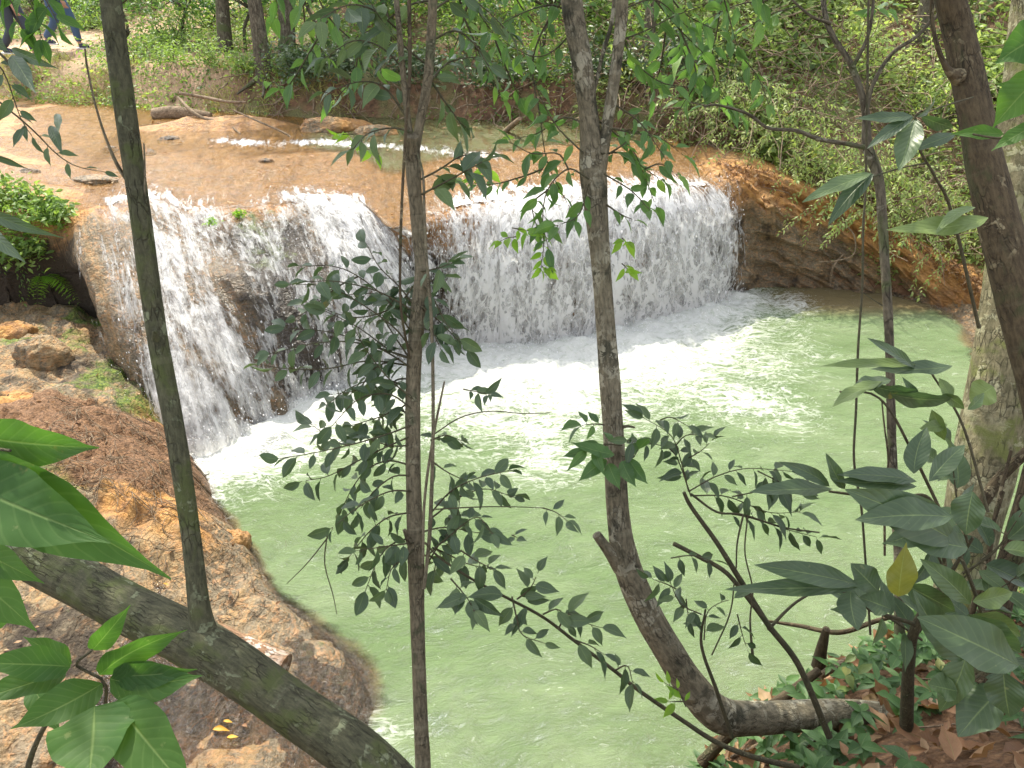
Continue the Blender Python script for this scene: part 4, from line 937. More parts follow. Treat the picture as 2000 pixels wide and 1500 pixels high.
bigleaf(ml, [(1185, 898, 1128, 930, 30, 2.8, 2.75, .2, .3), (1188, 905, 1205, 952, 30, 2.8, 2.75, .1, .4), (1215, 900, 1232, 952, 28, 2.8, 2.75, .2, .3), (1228, 895, 1256, 948, 28, 2.8, 2.75, .3, .3), (1200, 888, 1125, 876, 26, 2.8, 2.75, .5, .4)])
crown(ml, ms, (.2, 4.8, 6.5), (1.5, 1.4, .8), 3600, .11, top, nb=12)  # unseen crown, placed sunward to keep this trunk in shade
ms.build('twigs', B_twig, t); ml.build('foliage', M_upper, t); mlm.build('young_leaves', M_lime, t)

# --- D: big pale lichen-covered tree at the right
t = thing('lichen_tree', PZ(1862, 1265, 1.0), 'thick pale lichen-covered trunk rising at the right edge of the pool', 'tree')
mb = MB(); P0 = PZ(1862, 1275, .95); dD = float(np.dot(P0-np.array((0, 0, H)), (0, math.cos(TH), -math.sin(TH))))
stem(mb, [(1850, 1330, dD), (1872, 1180, dD), (1893, 1050, dD), (1918, 930, dD), (1944, 800, dD), (1962, 680, dD), (1975, 560, dD), (1985, 440, dD), (1995, 300, dD), (2005, 150, dD), (2020, -20, dD), (2060, -400, dD-.4), (2090, -800, dD-.8)], dD, dD, [120, 92, 96, 108, 112, 104, 96, 92, 86, 80, 74, 60, 40], 24, .08, .03, 21)
topD = W(2090, -800, dD-.8); mb.build('trunk', B_big, t)
mb = MB(); stem(mb, [(1885, 1030, dD-.3), (1920, 980, dD-.35), (1960, 925, dD-.4), (2030, 860, dD-.5)], dD, dD, [26, 24, 22, 22], 12, .06, .02, 22)
mb.build('branch', B_dark, t)
ml, ms = MB(), MB(); crown(ml, ms, topD+[1.8, .3, 1.0], (1.6, 1.5, .9), 3000, .11, topD, nb=12)  # unseen crown, shifted aside so it shades less of the pale trunk
ms.build('limb', B_big, t); ml.build('crown', M_near, t)

# --- E: dark trunk crossing the upper right corner
t = thing('dark_leaning_tree', W(2170, 1500, 2.4), 'dark brown trunk with tan scars leaning out of the upper right corner', 'tree')
mb = MB(); stem(mb, [(2170, 1500, 2.4), (2110, 1100, 2.4), (2050, 800, 2.4), (1998, 610, 2.4), (1968, 500, 2.4), (1942, 400, 2.4), (1918, 290, 2.4), (1898, 180, 2.4), (1872, 60, 2.4), (1850, -40, 2.35), (1800, -400, 2.2), (1760, -800, 2.1)], 2.4, 2.1, [96, 94, 90, 86, 80, 74, 68, 64, 60, 56, 46, 36], 20, .09, .015, 31)
mb.build('trunk', B_dark, t); topE = W(1760, -800, 2.1)
mb = MB(); stem(mb, [(1872, 150, 2.38), (1856, 142, 2.36), (1842, 120, 2.34), (1828, 80, 2.32), (1820, 30, 2.3), (1822, -60, 2.25)], 2.4, 2.2, [34, 18, 11, 9, 8, 8], 10, .06, .015, 32)
mb.build('branch', B_dark, t)
ml, ms = MB(), MB(); crown(ml, ms, (1.5, 4.6, 6.3), (1.4, 1.3, .8), 3000, .11, topE, nb=12)  # unseen crown, placed to shade the right foreground
ms.build('limb', B_dark, t); ml.build('crown', M_near, t)
# dark stems at the bottom right
mb = MB(); stem(mb, [(1920, 1330, 2.9), (1950, 1180, 2.9), (1985, 1060, 2.9), (2030, 900, 2.9), (2080, 700, 2.9), (2130, 300, 2.8)], 2.9, 2.8, [56, 50, 50, 46, 40, 30], 16, .08, .02, 33)
t = thing('slanting_tree', W(1920, 1330, 2.9), 'dark slanting trunk in the lower right corner, right of the pale lichen trunk', 'tree'); mb.build('trunk', B_dark, t)
for q, lst in enumerate(([(1880, 1290, 2.95), (1898, 1200, 2.95), (1930, 1090, 2.9), (1945, 1000, 2.9), (1975, 880, 2.9)], [(1900, 1280, 2.95), (1925, 1150, 2.95), (1934, 1050, 2.9), (1960, 960, 2.9)])): mb = MB(); stem(mb, lst, 2.9, 2.9, [13, 11, 8, 6], 8, .08, .02, 34+q); tag(mb.build('twisted_liana', B_dark), ('left one of two thin dark lianas between the pale lichen trunk and slanting trunk', 'right one of two thin dark lianas between the pale lichen trunk and slanting trunk')[q], 'liana')

# --- F: slender grey sapling right of the fall
pF = PZ(1757, 1275, 1.1); dF = float(np.dot(pF-np.array((0, 0, H)), (0, math.cos(TH), -math.sin(TH))))
t = thing('grey_sapling', pF, 'slender grey sapling with crooked forks standing right of the waterfall', 'sapling')
mb = MB(); stem(mb, [(1757, 1290, dF), (1755, 1100, dF), (1748, 980, dF), (1742, 860, dF), (1739, 740, dF), (1736, 640, dF), (1730, 540, dF), (1724, 440, dF), (1716, 350, dF), (1694, 285, dF), (1690, 215, dF), (1664, 130, dF), (1632, 80, dF), (1612, 30, dF), (1606, -60, dF), (1600, -400, dF-.3), (1620, -800, dF-.5)], dF, dF, [19, 18, 17, 17, 17, 17, 18, 18, 19, 20, 14, 12, 11, 10, 10, 9, 7], 12, .1, .03, 41)
mb.build('trunk', B_far, t)
mb = MB()
for q, (lst, w) in enumerate((([(1692, 288), (1650, 280), (1600, 272), (1555, 255), (1500, 250), (1460, 222), (1400, 205), (1375, 208)], [10, 7, 4]), ([(1665, 132), (1685, 95), (1698, 60), (1705, 10), (1708, -60)], [9, 7, 6]),
      ([(1692, 222), (1705, 165), (1742, 105), (1790, 72), (1815, 45), (1836, 22), (1860, -30)], [9, 7, 6]), ([(1622, 45), (1590, 35), (1560, 12), (1530, -20)], [7, 5, 4]), ([(1660, 75), (1690, 70), (1740, 20), (1760, -40)], [0, 0, 0]))[:4]):
    mb = MB(); stem(mb, lst, dF-.02, dF-.15, w, 8, .08, .03, 42+q); mb.build('branch', B_far, t)
ml, ms = MB(), MB()
for lst in ([(1560, 12), (1500, 30), (1450, 60), (1400, 90)], [(1500, 0), (1440, 10), (1380, 40), (1330, 90)], [(1410, 0), (1400, 60), (1390, 130), (1420, 200)], [(1320, 60), (1350, 130), (1400, 180), (1440, 220)], [(1400, 120), (1350, 130), (1300, 150)], [(1440, 100), (1480, 150), (1500, 200)], [(1700, 10), (1720, 20), (1740, 10)], [(1385, 207), (1350, 200), (1310, 190)]):
    pxspray(ms, ml, lst, dF-.1, dF-.1+rng.uniform(-.3, .3), rng.uniform(38, 50), gappx=34, rpx=1.5, rows=7, tint=(.4, 1), hang=.6, flat=.5)
tF = W(1620, -800, dF-.5); crown(ml, ms, tF+[.1, .4, .5], (1.2, 1.1, .7), 1300, .08, tF)
ms.build('twigs', B_twig, t); ml.build('foliage', M_upper, t)
# vine hanging beside it
mb = MB(); stem(mb, [(1700, -300), (1692, 300), (1686, 440), (1684, 560), (1676, 680), (1672, 800), (1668, 900), (1682, 990), (1690, 1090), (1700, 1240)], 3.6, 3.6, [5, 5, 5, 5, 5, 5, 5, 5, 5], 6, .1, .03, 44)
stem(mb, [(1684, 570), (1705, 585), (1725, 598), (1714, 590)], 3.6, 3.6, [2, 2], 4, 0, .02, 45)
tag(mb.build('hanging_vine', B_twig), 'thin pale vine hanging straight to the ground left of the grey sapling', 'vine')
mb = MB(); stem(mb, [(1728, 1085), (1728, 960), (1735, 900), (1727, 830), (1722, 780)], 3.45, 3.4, [5, 5, 4, 3], 6, .1, .03, 46)
tag(mb.build('thin_stem', B_dark), 'thin dark stem with a few bright leaves touching the grey sapling', 'sapling')

# --- arching twig from the right bank towards the middle
def plant(name, base, label, cat, twigs, leafpx, mat=M_near, group=None, stems=(), big=(), bark=B_twig, kindb='ovate', **k):
    t = thing(name, base, label, cat, group); ms, ml = MB(), MB()
    for lst, d0, d1, w in stems: m1_ = MB(); stem(m1_, lst, d0, d1, w, 9, .06, .02, rng.random()*30); m1_.build('stem', bark, t)
    for lst, d0, d1 in twigs: pxspray(ms, ml, lst, d0, d1, leafpx*rng.uniform(.85, 1.15), **dict(k))
    if big: bigleaf(ml, big, kindb)
    if ms.n: ms.build('twigs', bark, t)
    if ml.n: ml.build('foliage', mat, t)
    return t
plant('arching_branch', W(1480, 1500, 2.7), 'long thin arching branch with dark leaves dipping over the green pool in the lower middle', 'branch',
 [([(880, 1130), (910, 1165), (925, 1190)], 2.45, 2.4), ([(1010, 1170), (1035, 1150), (1050, 1120)], 2.5, 2.45), ([(1000, 1165), (1010, 1210), (1020, 1240), (1060, 1255)], 2.5, 2.45), ([(1090, 1230), (1110, 1200), (1140, 1215), (1170, 1225)], 2.5, 2.5), ([(1120, 1250), (1150, 1260), (1175, 1275)], 2.5, 2.5),
  ([(900, 1075), (930, 1095), (960, 1110)], 2.45, 2.45), ([(1200, 1310), (1225, 1300), (1235, 1330)], 2.6, 2.55), ([(1060, 1200), (1090, 1190), (1110, 1215)], 2.5, 2.5)], 48, gappx=34, rpx=2, rows=9, wr=.46,
 stems=[([(1560, 1500), (1470, 1478), (1400, 1450), (1330, 1405), (1250, 1350), (1200, 1310), (1120, 1250), (1060, 1205), (985, 1165), (920, 1130), (860, 1090), (830, 1060)], 2.75, 2.45, [12, 10, 8, 7, 6, 5, 4])],
 big=[(912, 1164, 853, 1182, 24, 2.42, 2.38, .3, .3), (918, 1172, 928, 1218, 26, 2.42, 2.38, .2, .4), (925, 1168, 980, 1206, 22, 2.42, 2.4, .4, .2), (982, 1162, 920, 1150, 28, 2.45, 2.42, .4, .2), (1018, 1165, 1046, 1142, 20, 2.5, 2.46, .2, .5), (1030, 1175, 1070, 1168, 16, 2.5, 2.46, .3, .2), (1028, 1187, 1003, 1242, 20, 2.5, 2.46, .6, .2)])
plant('pool_side_shrub', W(1500, 1330, 3.0), 'spindly shrub with small grey-green leaves in front of the pool, right of the curved trunk', 'shrub',
 [([(1345, 960), (1330, 900), (1310, 850), (1260, 818)], 2.9, 2.8), ([(1350, 970), (1320, 890), (1290, 870), (1230, 860)], 2.9, 2.8), ([(1335, 900), (1370, 880), (1390, 860)], 2.9, 2.85), ([(1345, 960), (1400, 930), (1460, 915), (1540, 920)], 2.9, 2.9), ([(1350, 968), (1420, 970), (1500, 1000), (1560, 1000)], 2.95, 3.0), ([(1400, 1000), (1460, 1010), (1540, 1035), (1600, 1050)], 2.95, 3.0),
  ([(1320, 1150), (1300, 1140), (1270, 1130)], 2.8, 2.75), ([(1370, 1200), (1330, 1180), (1310, 1140)], 2.8, 2.75), ([(1375, 1250), (1380, 1200), (1400, 1180), (1430, 1170)], 2.8, 2.8), ([(1340, 1170), (1345, 1210)], 2.8, 2.8), ([(1440, 1200), (1450, 1240), (1460, 1270)], 2.8, 2.8), ([(1430, 970), (1480, 960), (1530, 950)], 2.95, 2.9), ([(1320, 870), (1340, 850), (1370, 850)], 2.9, 2.8), ([(1480, 920), (1520, 940), (1560, 960)], 2.9, 2.9), ([(1310, 1090), (1350, 1085), (1390, 1095)], 2.8, 2.75), ([(1290, 820), (1310, 815), (1340, 830)], 2.85, 2.8)],
 42, gappx=30, rpx=1.6, rows=8, hang=.5,
 stems=[([(1620, 1440), (1560, 1300), (1500, 1220), (1450, 1140), (1400, 1060), (1350, 990), (1336, 962)], 3.0, 2.85, [13, 12, 11, 9, 7]), ([(1500, 1220), (1470, 1180), (1420, 1120), (1370, 1090), (1316, 1062)], 2.9, 2.85, [10, 9, 9]), ([(1430, 1440), (1400, 1350), (1370, 1260), (1378, 1190)], 2.9, 2.8, [9, 7, 4]), ([(1500, 1230), (1550, 1180), (1600, 1150)], 2.95, 3.0, [7, 4]),
        ([(1452, 1005), (1440, 1060), (1438, 1110)], 2.9, 2.9, [4, 3]), ([(1460, 1010), (1455, 1080), (1470, 1150), (1465, 1210), (1470, 1280)], 2.85, 2.85, [3, 3, 3, 6]), ([(1350, 965), (1400, 1000), (1450, 1005), (1530, 1030), (1600, 1040)], 2.9, 3.0, [5, 4, 3]), ([(1435, 1130), (1425, 1200), (1390, 1280)], 2.85, 2.85, [3, 3])])
plant('ground_sprig', W(1330, 1390, 2.7), 'small bright green sprig beside the bend of the curved trunk', 'plant', [([(1340, 1380), (1325, 1350), (1300, 1335)], 2.6, 2.6), ([(1335, 1370), (1310, 1370)], 2.6, 2.6)], 34, mat=M_lime, gappx=20, rpx=1.8, rows=8)

# --- big-leaved plant in front of the pale trunk (right)
t = plant('broad_leaved_shrub', W(1790, 1330, 2.5), 'large dark broad-leaved shrub in the lower right, in front of the pale trunk', 'shrub', [([(1790, 1240), (1840, 1180), (1900, 1110), (1960, 1060)], 2.7, 2.6), ([(1800, 1250), (1740, 1210), (1690, 1190)], 2.7, 2.6), ([(1850, 1130), (1820, 1060), (1780, 1010)], 2.5, 2.4), ([(1880, 1120), (1940, 1080), (1990, 1010)], 2.5, 2.4), ([(1890, 1060), (1870, 980), (1860, 900)], 2.4, 2.3), ([(1900, 1330), (1960, 1280), (2010, 1260)], 2.5, 2.4), ([(1890, 1230), (1930, 1170), (1980, 1130)], 2.5, 2.4)], 88, gappx=62, rpx=3, rows=11, wr=.44, kindb='lance',
 stems=[([(1770, 1420, 3.0), (1775, 1300, 2.8), (1790, 1220, 2.6), (1850, 1130, 2.5), (1900, 1050, 2.4)], 2.8, 2.4, [26, 22, 18, 9, 6]), ([(1790, 1220, 2.6), (1700, 1190, 2.4), (1640, 1150, 2.3), (1610, 1130, 2.3)], 2.6, 2.3, [9, 7, 5]), ([(1850, 1130, 2.4), (1820, 980, 2.2), (1740, 975, 2.1), (1620, 960, 2.0)], 2.4, 2, [8, 7, 5]), ([(1960, 1330, 2.3), (1890, 1120, 2.2), (1790, 900, 2.1), (1720, 780, 2.0), (1640, 765, 2.0)], 2.3, 2, [9, 7, 5, 4]),
        ([(1930, 1000, 2.2), (1880, 830, 2.2), (1820, 730, 2.15)], 2.2, 2.1, [6, 5, 4]), ([(1885, 1270, 2.2), (1880, 1350, 2.2), (1900, 1420, 2.2)], 2.2, 2.2, [7, 6])],
 big=[ # base, tip, width, depth
  (1722, 745, 1615, 778, 22, 2.0, 1.95, .9, .9), (1790, 712, 1640, 702, 18, 2.1, 2.0, .8, .9), (1740, 770, 1860, 800, 34, 2.0, 2.1, .5, .2), (1740, 742, 1660, 755, 26, 2., 2., .9, .3), (1860, 715, 1740, 735, 30, 2.1, 2.05, .7, .1), (1790, 720, 1715, 660, 18, 2.1, 2.0, .7, .2), (1700, 752, 1790, 785, 30, 2., 2.05, .5, .15), (1800, 790, 1770, 750, 18, 2.1, 2.05, .4, .2),
  (1785, 925, 1785, 838, 46, 2.0, 2.0, .1, .15), (1815, 940, 1875, 860, 40, 2.0, 2.05, .2, .3), (1790, 940, 1665, 908, 28, 2.0, 1.9, .7, .1), (1625, 955, 1480, 952, 30, 2.0, 1.9, .8, .1), (1620, 950, 1556, 892, 26, 1.95, 1.9, .3, .1), (1650, 955, 1612, 903, 26, 1.95, 1.9, .3, .2), (1790, 950, 1660, 935, 30, 2., 1.9, .6, .3),
  (1870, 1060, 1700, 950, 84, 1.9, 1.8, .3, .35), (1860, 1010, 1700, 990, 60, 1.85, 1.8, .5, .25), (1890, 1070, 1790, 1050, 60, 1.9, 1.85, .3, .3), (1900, 960, 1880, 1040, 60, 1.9, 1.9, .3, .3),
  (1678, 1142, 1502, 1096, 44, 2.1, 2.0, .3, .1), (1675, 1148, 1462, 1147, 34, 2.1, 2.0, .4, .15), (1715, 1155, 1668, 1103, 50, 2.1, 2.1, .3, .2), (1662, 1155, 1655, 1220, 54, 2.1, 2.05, .1, .2), (1740, 1190, 1685, 1165, 46, 2.1, 2.1, .4, .3), (1765, 1140, 1880, 1200, 50, 2.1, 2.1, .4, .3),
  (1895, 1180, 1830, 1095, 46, 2.1, 2.05, .3, .7), (1900, 1175, 1985, 1160, 40, 2.1, 2.1, .3, .9), (1900, 1200, 2005, 1232, 46, 2.1, 2.1, .4, .8), (1880, 1290, 1780, 1195, 62, 2., 1.95, .3, .5), (1990, 1300, 1830, 1215, 90, 1.9, 1.85, .3, .45), (1960, 1340, 1870, 1430, 80, 2., 2., .4, .3), (1890, 1270, 1860, 1400, 56, 2., 2., .3, .6), (1870, 1350, 1820, 1340, 50, 2., 2., .5, .6), (1960, 1310, 1965, 1400, 70, 1.9, 1.9, .2, .2), (2000, 1390, 2080, 1450, 70, 1.9, 1.9, .2, .2),
  (1890, 1200, 1965, 1290, 80, 2., 1.95, .4, .35), (1940, 755, 1900, 780, 56, 2.2, 2.2, .1, 1.), (1830, 900, 1790, 870, 30, 2.1, 2.1, .6, .8), (1820, 800, 1850, 860, 26, 2.1, 2.1, .5, .9), (1850, 830, 1800, 835, 24, 2.1, 2.1, .3, .9), (1860, 780, 1838, 740, 22, 2.1, 2.1, .4, .9), (1890, 800, 1930, 770, 20, 2.1, 2.1, .4, .7), (1840, 770, 1890, 790, 22, 2.1, 2.1, .4, .8)])
mly = MB(); bigleaf(mly, [(1755, 1165, 1762, 1072, 54, 2.05, 2.0, .3, .1)]); y_ = mly.build('yellow_leaf', leaf_mat('olive_yellow_leaf', [(0, (.15, .16, .03)), (1, (.2, .2, .03))], .3, .45, .4, True, (.28, .28, .04)), t); y_['label'] = 'single olive-yellow leaf'
plant('back_sapling', W(1870, 500, 2.1), 'branch of large elliptical leaves hanging left of the dark leaning trunk, upper right', 'branch', [], 60, kindb='lance',
 stems=[([(1912, 640, 2.3), (1860, 420, 2.1), (1826, 345, 2.0), (1795, 290, 1.95), (1785, 235, 1.9), (1800, 215, 1.9)], 2.3, 1.9, [7, 6, 5, 4, 3]), ([(1812, 318, 2.), (1760, 328, 1.95), (1705, 345, 1.9)], 2, 1.9, [4, 3, 3]), ([(1790, 225, 1.95), (1850, 205, 2.1), (1900, 190, 2.3)], 2, 2.1, [3, 3])],
 big=[(1788, 232, 1764, 322, 50, 1.9, 1.85, .1, .6), (1782, 226, 1700, 238, 22, 1.9, 1.85, .6, .1), (1784, 228, 1700, 272, 24, 1.9, 1.85, .4, .1), (1800, 228, 1868, 255, 26, 1.9, 1.95, .4, .3), (1866, 262, 1800, 282, 24, 1.95, 1.9, .4, .2), (1790, 228, 1850, 205, 14, 1.9, 2., .5, .2), (1702, 338, 1580, 378, 26, 1.9, 1.8, .7, .7), (1706, 340, 1618, 398, 34, 1.9, 1.85, .3, .1), (1930, 425, 1780, 478, 42, 1.95, 1.9, .5, .95), (1905, 405, 1810, 418, 16, 1.95, 1.9, .8, .9)])
plant('corner_branch', W(2080, 200, 1.4), 'bright green oval leaves reaching in from the right edge beside the dark leaning trunk', 'branch', [], 60, mat=M_big,
 stems=[([(2080, 200), (2020, 250), (1960, 270), (1900, 262)], 1.5, 1.6, [6, 5, 4])],
 big=[(2060, 60, 1945, 98, 84, 1.4, 1.4, .3, .3), (2040, 140, 1935, 235, 70, 1.45, 1.5, .4, .9), (2040, 190, 1955, 165, 50, 1.5, 1.5, .4, .9), (2030, 240, 1940, 285, 30, 1.5, 1.5, .5, .8), (1960, 262, 1868, 252, 26, 1.6, 1.6, .5, .8)])
# foreground leaves, lower left
plant('foreground_plant', W(150, 1700, 1.2), 'bright green plant with large pointed leaves filling the lower left corner', 'plant', [], 60, mat=M_big,
 stems=[([(40, 1600, 1.35), (60, 1480, 1.3), (110, 1390, 1.25), (200, 1340, 1.2)], 1.3, 1.2, [12, 11, 8, 6]), ([(200, 1560, 1.3), (200, 1420, 1.25), (205, 1335, 1.2), (150, 1300, 1.2), (180, 1270, 1.15)], 1.3, 1.2, [8, 7, 6, 5])],
 big=[(138, 1302, -20, 1290, 66, 1.2, 1.1, .3, .1), (200, 1335, 45, 1432, 78, 1.2, 1.1, .3, .5), (130, 1310, -30, 1368, 60, 1.2, 1.1, .5, .15), (185, 1380, 182, 1520, 150, 1.15, 1.05, .2, .6), (225, 1370, 350, 1530, 110, 1.15, 1.05, .2, .7), (215, 1325, 352, 1370, 82, 1.2, 1.1, .35, .35), (195, 1318, 300, 1215, 62, 1.2, 1.15, .3, .3), (180, 1270, 232, 1215, 44, 1.2, 1.15, .3, .4), (220, 1318, 330, 1330, 50, 1.2, 1.1, .5, .2), (60, 1330, 100, 1420, 46, 1.25, 1.2, .4, .3), (140, 1296, 60, 1250, 40, 1.25, 1.2, .5, .1)])
plant('overhanging_leaves', W(-140, 900, 1.0), 'very large soft green leaves reaching in from the left edge at mid height', 'plant', [], 60, mat=M_big,
 stems=[([(-180, 860), (-60, 870), (20, 880)], 1.0, .95, [8, 6])],
 big=[(-120, 900, 255, 1030, 150, 1.0, .9, .3, .45), (-60, 850, 160, 890, 90, 1.0, .95, .45, .3), (-100, 930, 180, 1060, 150, .98, .9, .2, .6), (-110, 1080, 42, 1190, 110, 1., .95, .3, .8), (-60, 1060, 45, 1130, 60, 1., .95, .3, .8), (-80, 1225, 50, 1210, 46, 1.1, 1.05, .6, .2)])
# leaves hanging in from the upper left
plant('upper_left_branch', W(-120, 60, 1.7), 'drooping branch with oval leaves hanging in front of the stream at the upper left', 'branch',
 [([(-60, 100), (0, 130), (40, 230), (60, 262)], 1.7, 1.7), ([(0, 200), (60, 250), (110, 300), (150, 325), (200, 335)], 1.75, 1.8)], 40, gappx=52, rpx=2, rows=9, wr=.42, kindb='ovate',
 stems=[([(-120, 40), (-20, 90), (25, 130), (60, 165)], 1.7, 1.7, [7, 5, 3])],
 big=[(22, 108, 66, 168, 34, 1.7, 1.65, .1, .2), (22, 95, 92, 130, 20, 1.7, 1.65, .5, .3), (-20, 70, 12, 100, 24, 1.7, 1.7, .3, .3), (110, 222, 124, 248, 16, 1.75, 1.7, .1, .6), (100, 245, 112, 285, 20, 1.75, 1.7, .1, .2), (-30, 300, 40, 318, 14, 1.7, 1.7, .5, .2), (-40, 440, 40, 500, 30, 1.5, 1.45, .3, .4), (-50, 400, 70, 470, 24, 1.5, 1.45, .5, .3)])
plant('top_left_leaves', W(-60, -120, 1.3), 'cluster of sunlit green leaves hanging in front of the walking people, top left', 'branch',
 [([(-30, -60), (40, -20), (70, 30), (80, 70)], 1.35, 1.35), ([(-20, -40), (20, 0), (40, 50)], 1.35, 1.35), ([(60, -50), (90, 0), (110, 40)], 1.35, 1.35)], 56, mat=M_big, gappx=34, rpx=2.2, rows=10, hang=.6)
# dark twigs with leaves across the top middle
for i, (lab, tws) in enumerate((('dark leaf spray hanging from above over the far bank, left of the slim sapling', [[(560, -80), (590, 0), (600, 60), (640, 110)], [(600, -60), (640, 30), (700, 90), (740, 130)], [(640, 40), (600, 110), (560, 170), (535, 160)], [(700, 90), (690, 150), (650, 200)], [(640, -60), (700, 0), (760, 40)], [(520, -60), (540, 0), (530, 40)]]),
      ('leafy spray hanging from above between the slim sapling and the forked trunk', [[(880, -80), (920, 0), (960, 60), (1000, 110)], [(920, -20), (900, 60), (880, 110)], [(980, -80), (1010, 0), (1050, 60), (1060, 120)], [(960, 60), (1000, 160), (1030, 210)], [(900, 20), (940, 110), (980, 190)]]),
      ('bright leaf spray hanging from above right of the forked trunk', [[(1230, -80), (1280, 0), (1330, 60), (1370, 100)], [(1280, -60), (1330, 20), (1400, 60)], [(1300, 60), (1290, 130), (1270, 190)], [(1400, -60), (1420, 20), (1440, 90)], [(1330, 60), (1360, 150), (1330, 210)], [(1460, -60), (1490, 0), (1500, 40)]]))):
    plant('leafy_spray', W(tws[0][0][0], tws[0][0][1]-150, 3.), lab, 'branch', [(a, 3.1, 3.3) for a in tws], 46, gappx=36, rpx=2.2, rows=8, hang=.6, flat=.5, tint=(.2, 1), mat=M_upper, group='leaf sprays hanging along the top edge')

# --- cane twigs and low plants on the near bank
def gz(x, y): return float(zat(np.array(x), np.array(y)))
mb = MB(); n = 2600
x = rng.uniform(.7, 5, n); y = rng.uniform(.9, 5, n); z = zat(x, y); k = (z > .25) & (soil_mask(x, y) > .6); x, y, z = x[k], y[k], z[k]; n = len(x)
ax = rng.normal(0, 1, (n, 3)); ax[:, 2] *= .25; L = rng.uniform(.05, .13, n)
leaves(mb, np.column_stack((x, y, z+rng.uniform(.005, .05, n))), ax, np.array((0, 0, 1.))+rng.normal(0, .35, (n, 3)), L, L*rng.uniform(.4, .6, n), 7, 'ovate', .35, -.2, .15, rng.random(n))
tag(mb.build('leaf_litter', M_dry), kind='stuff')
mb = MB(); mg = MB(); n = 1900
x = rng.uniform(.8, 5, n); y = rng.uniform(1.1, 5, n); z = zat(x, y); k = (z > .4) & (soil_mask(x, y) > .6) & (fbm(x*1.3, y*1.3, 4, 3) > -.25); x, y, z = x[k], y[k], z[k]
for a, b, c in zip(x, y, z):
    h = rng.uniform(.04, .16); q = 3+int(rng.random()*5); top_ = np.array((a, b, c+h))
    if h > .07: tube(mb, [(a, b, c-.01), top_], [.0015, .001], 4, .1, 0, False)
    an = rng.random()*6.28+np.arange(q)*6.28/q; axl = np.stack((np.cos(an), np.sin(an), rng.normal(.1, .25, q)), 1)
    leaves(mg, np.repeat(top_[None], q, 0), axl, np.tile((0, -.1, 1.), (q, 1)), rng.uniform(.035, .11, q), rng.uniform(.016, .05, q), 6, 'ovate', .2, .2)
mg.f[4] += mb.f[4] and []
tag(mg.build('ground_cover', M_cover), kind='stuff')
# roots and fallen sticks on the bank
def stick(name, lab, cat, lst, d0, d1, w, mat=B_root, group=None, rough=.12, zlev=None, lift=.02):
    mb = MB()
    if zlev is not None:
        P = np.array([PZ(a[0], a[1], a[2]) for a in lst]); ds = np.linalg.norm(P-np.array((0, 0, H)), axis=1)*.95
        tube(mb, P, np.interp(np.linspace(0, 1, len(P)), np.linspace(0, 1, len(w)), w)*.5*ds/F, 9, .03, rough, True, rng.random()*50)
    else: stem(mb, lst, d0, d1, w, 9, rough, .03, rng.random()*50)
    return tag(mb.build(name, mat), lab, cat, group)
stick('fallen_stick', 'dark wet stick slanting from the pool up against the lying trunk base', 'stick', [(1370, 1490, .8), (1440, 1420, 1.0), (1520, 1370, 1.1), (1600, 1310, 1.2)], 0, 0, [22, 20, 16], B_dark, zlev=1)
stick('fallen_stick', 'long pale stick lying on the bank edge below the grey sapling', 'stick', [(1600, 1320, 1.1), (1660, 1290, 1.1), (1750, 1270, 1.15), (1830, 1240, 1.2)], 0, 0, [12, 16, 12], zlev=1)
stick('fallen_stick', 'brown forked stick along the pool edge behind the broad-leaved shrub', 'stick', [(1500, 1213, .9), (1560, 1222, .9), (1640, 1235, .95), (1720, 1210, .95), (1800, 1195, 1.)], 0, 0, [6, 9, 7], B_dark, zlev=1)
stick('stump', 'small reddish stump standing on the bank edge among leaves', 'stump', [(1598, 1300, 1.05), (1606, 1262, 1.2), (1614, 1228, 1.33)], 0, 0, [26, 20, 13], B_dark, zlev=1)
mb = MB()
for q in range(70):
    a = rng.uniform(.9, 4.2); b = rng.uniform(1.2, 4.6)
    if gz(a, b) < .35: continue
    an = rng.random()*6.28; p = np.array((a, b)); P = []
    for s_ in range(6):
        P.append((p[0], p[1], gz(p[0], p[1])+.012+.02*rng.random())); an += rng.normal(0, .35); p = p+np.array((math.cos(an), math.sin(an)))*.09
    tube(mb, P, [rng.uniform(.003, .009)]*6, 6, .03, .1, False, q)
tag(mb.build('root_tangle', B_root), kind='stuff')

# ------------------------------------------------------------------ left bank things
def boulder(name, c, r, lab, seed, mat=M_rock, sq=(1, 1, 1), moss=.3, grey=.6, wet=0., group=None, dark=.2, soil=0.):
    nu_, nv_ = 72, 44; u = np.linspace(0, 2*math.pi, nu_, endpoint=False); v = np.linspace(-.5*math.pi, .5*math.pi, nv_)
    U_g, V_g = np.meshgrid(u, v); D = np.stack((np.cos(V_g)*np.cos(U_g), np.cos(V_g)*np.sin(U_g), np.sin(V_g)), -1)
    f = 1+.30*fbm(D[..., 0]*1.3+seed, D[..., 1]*1.3, D[..., 2]*1.3, 4)+.13*ridged(D[..., 0]*2.2, D[..., 1]*2.2+seed, D[..., 2]*2.2, 4)+.05*fbm(D[..., 0]*8, D[..., 1]*8, D[..., 2]*8+seed, 4)
    V = D*f[..., None]*np.array(r)*np.array(sq); mb = MB(); V = V.reshape(-1, 3)+np.array(c); one = np.ones(len(V))
    mb.add(V, grid_faces(nv_, nu_, True), moss=one*moss, grey=one*grey, wet=one*wet, soil=one*soil, dark=one*dark, flow=V)
    o = mb.build(name, mat); return tag(o, lab, 'rock', group)
c = PZ(78, 735, .52); boulder('boulder', c+[0, .12, .1], (.23, .20, .24), 'rounded grey-brown boulder with an orange patch on the left ledge below the ferns', 3, grey=.75)
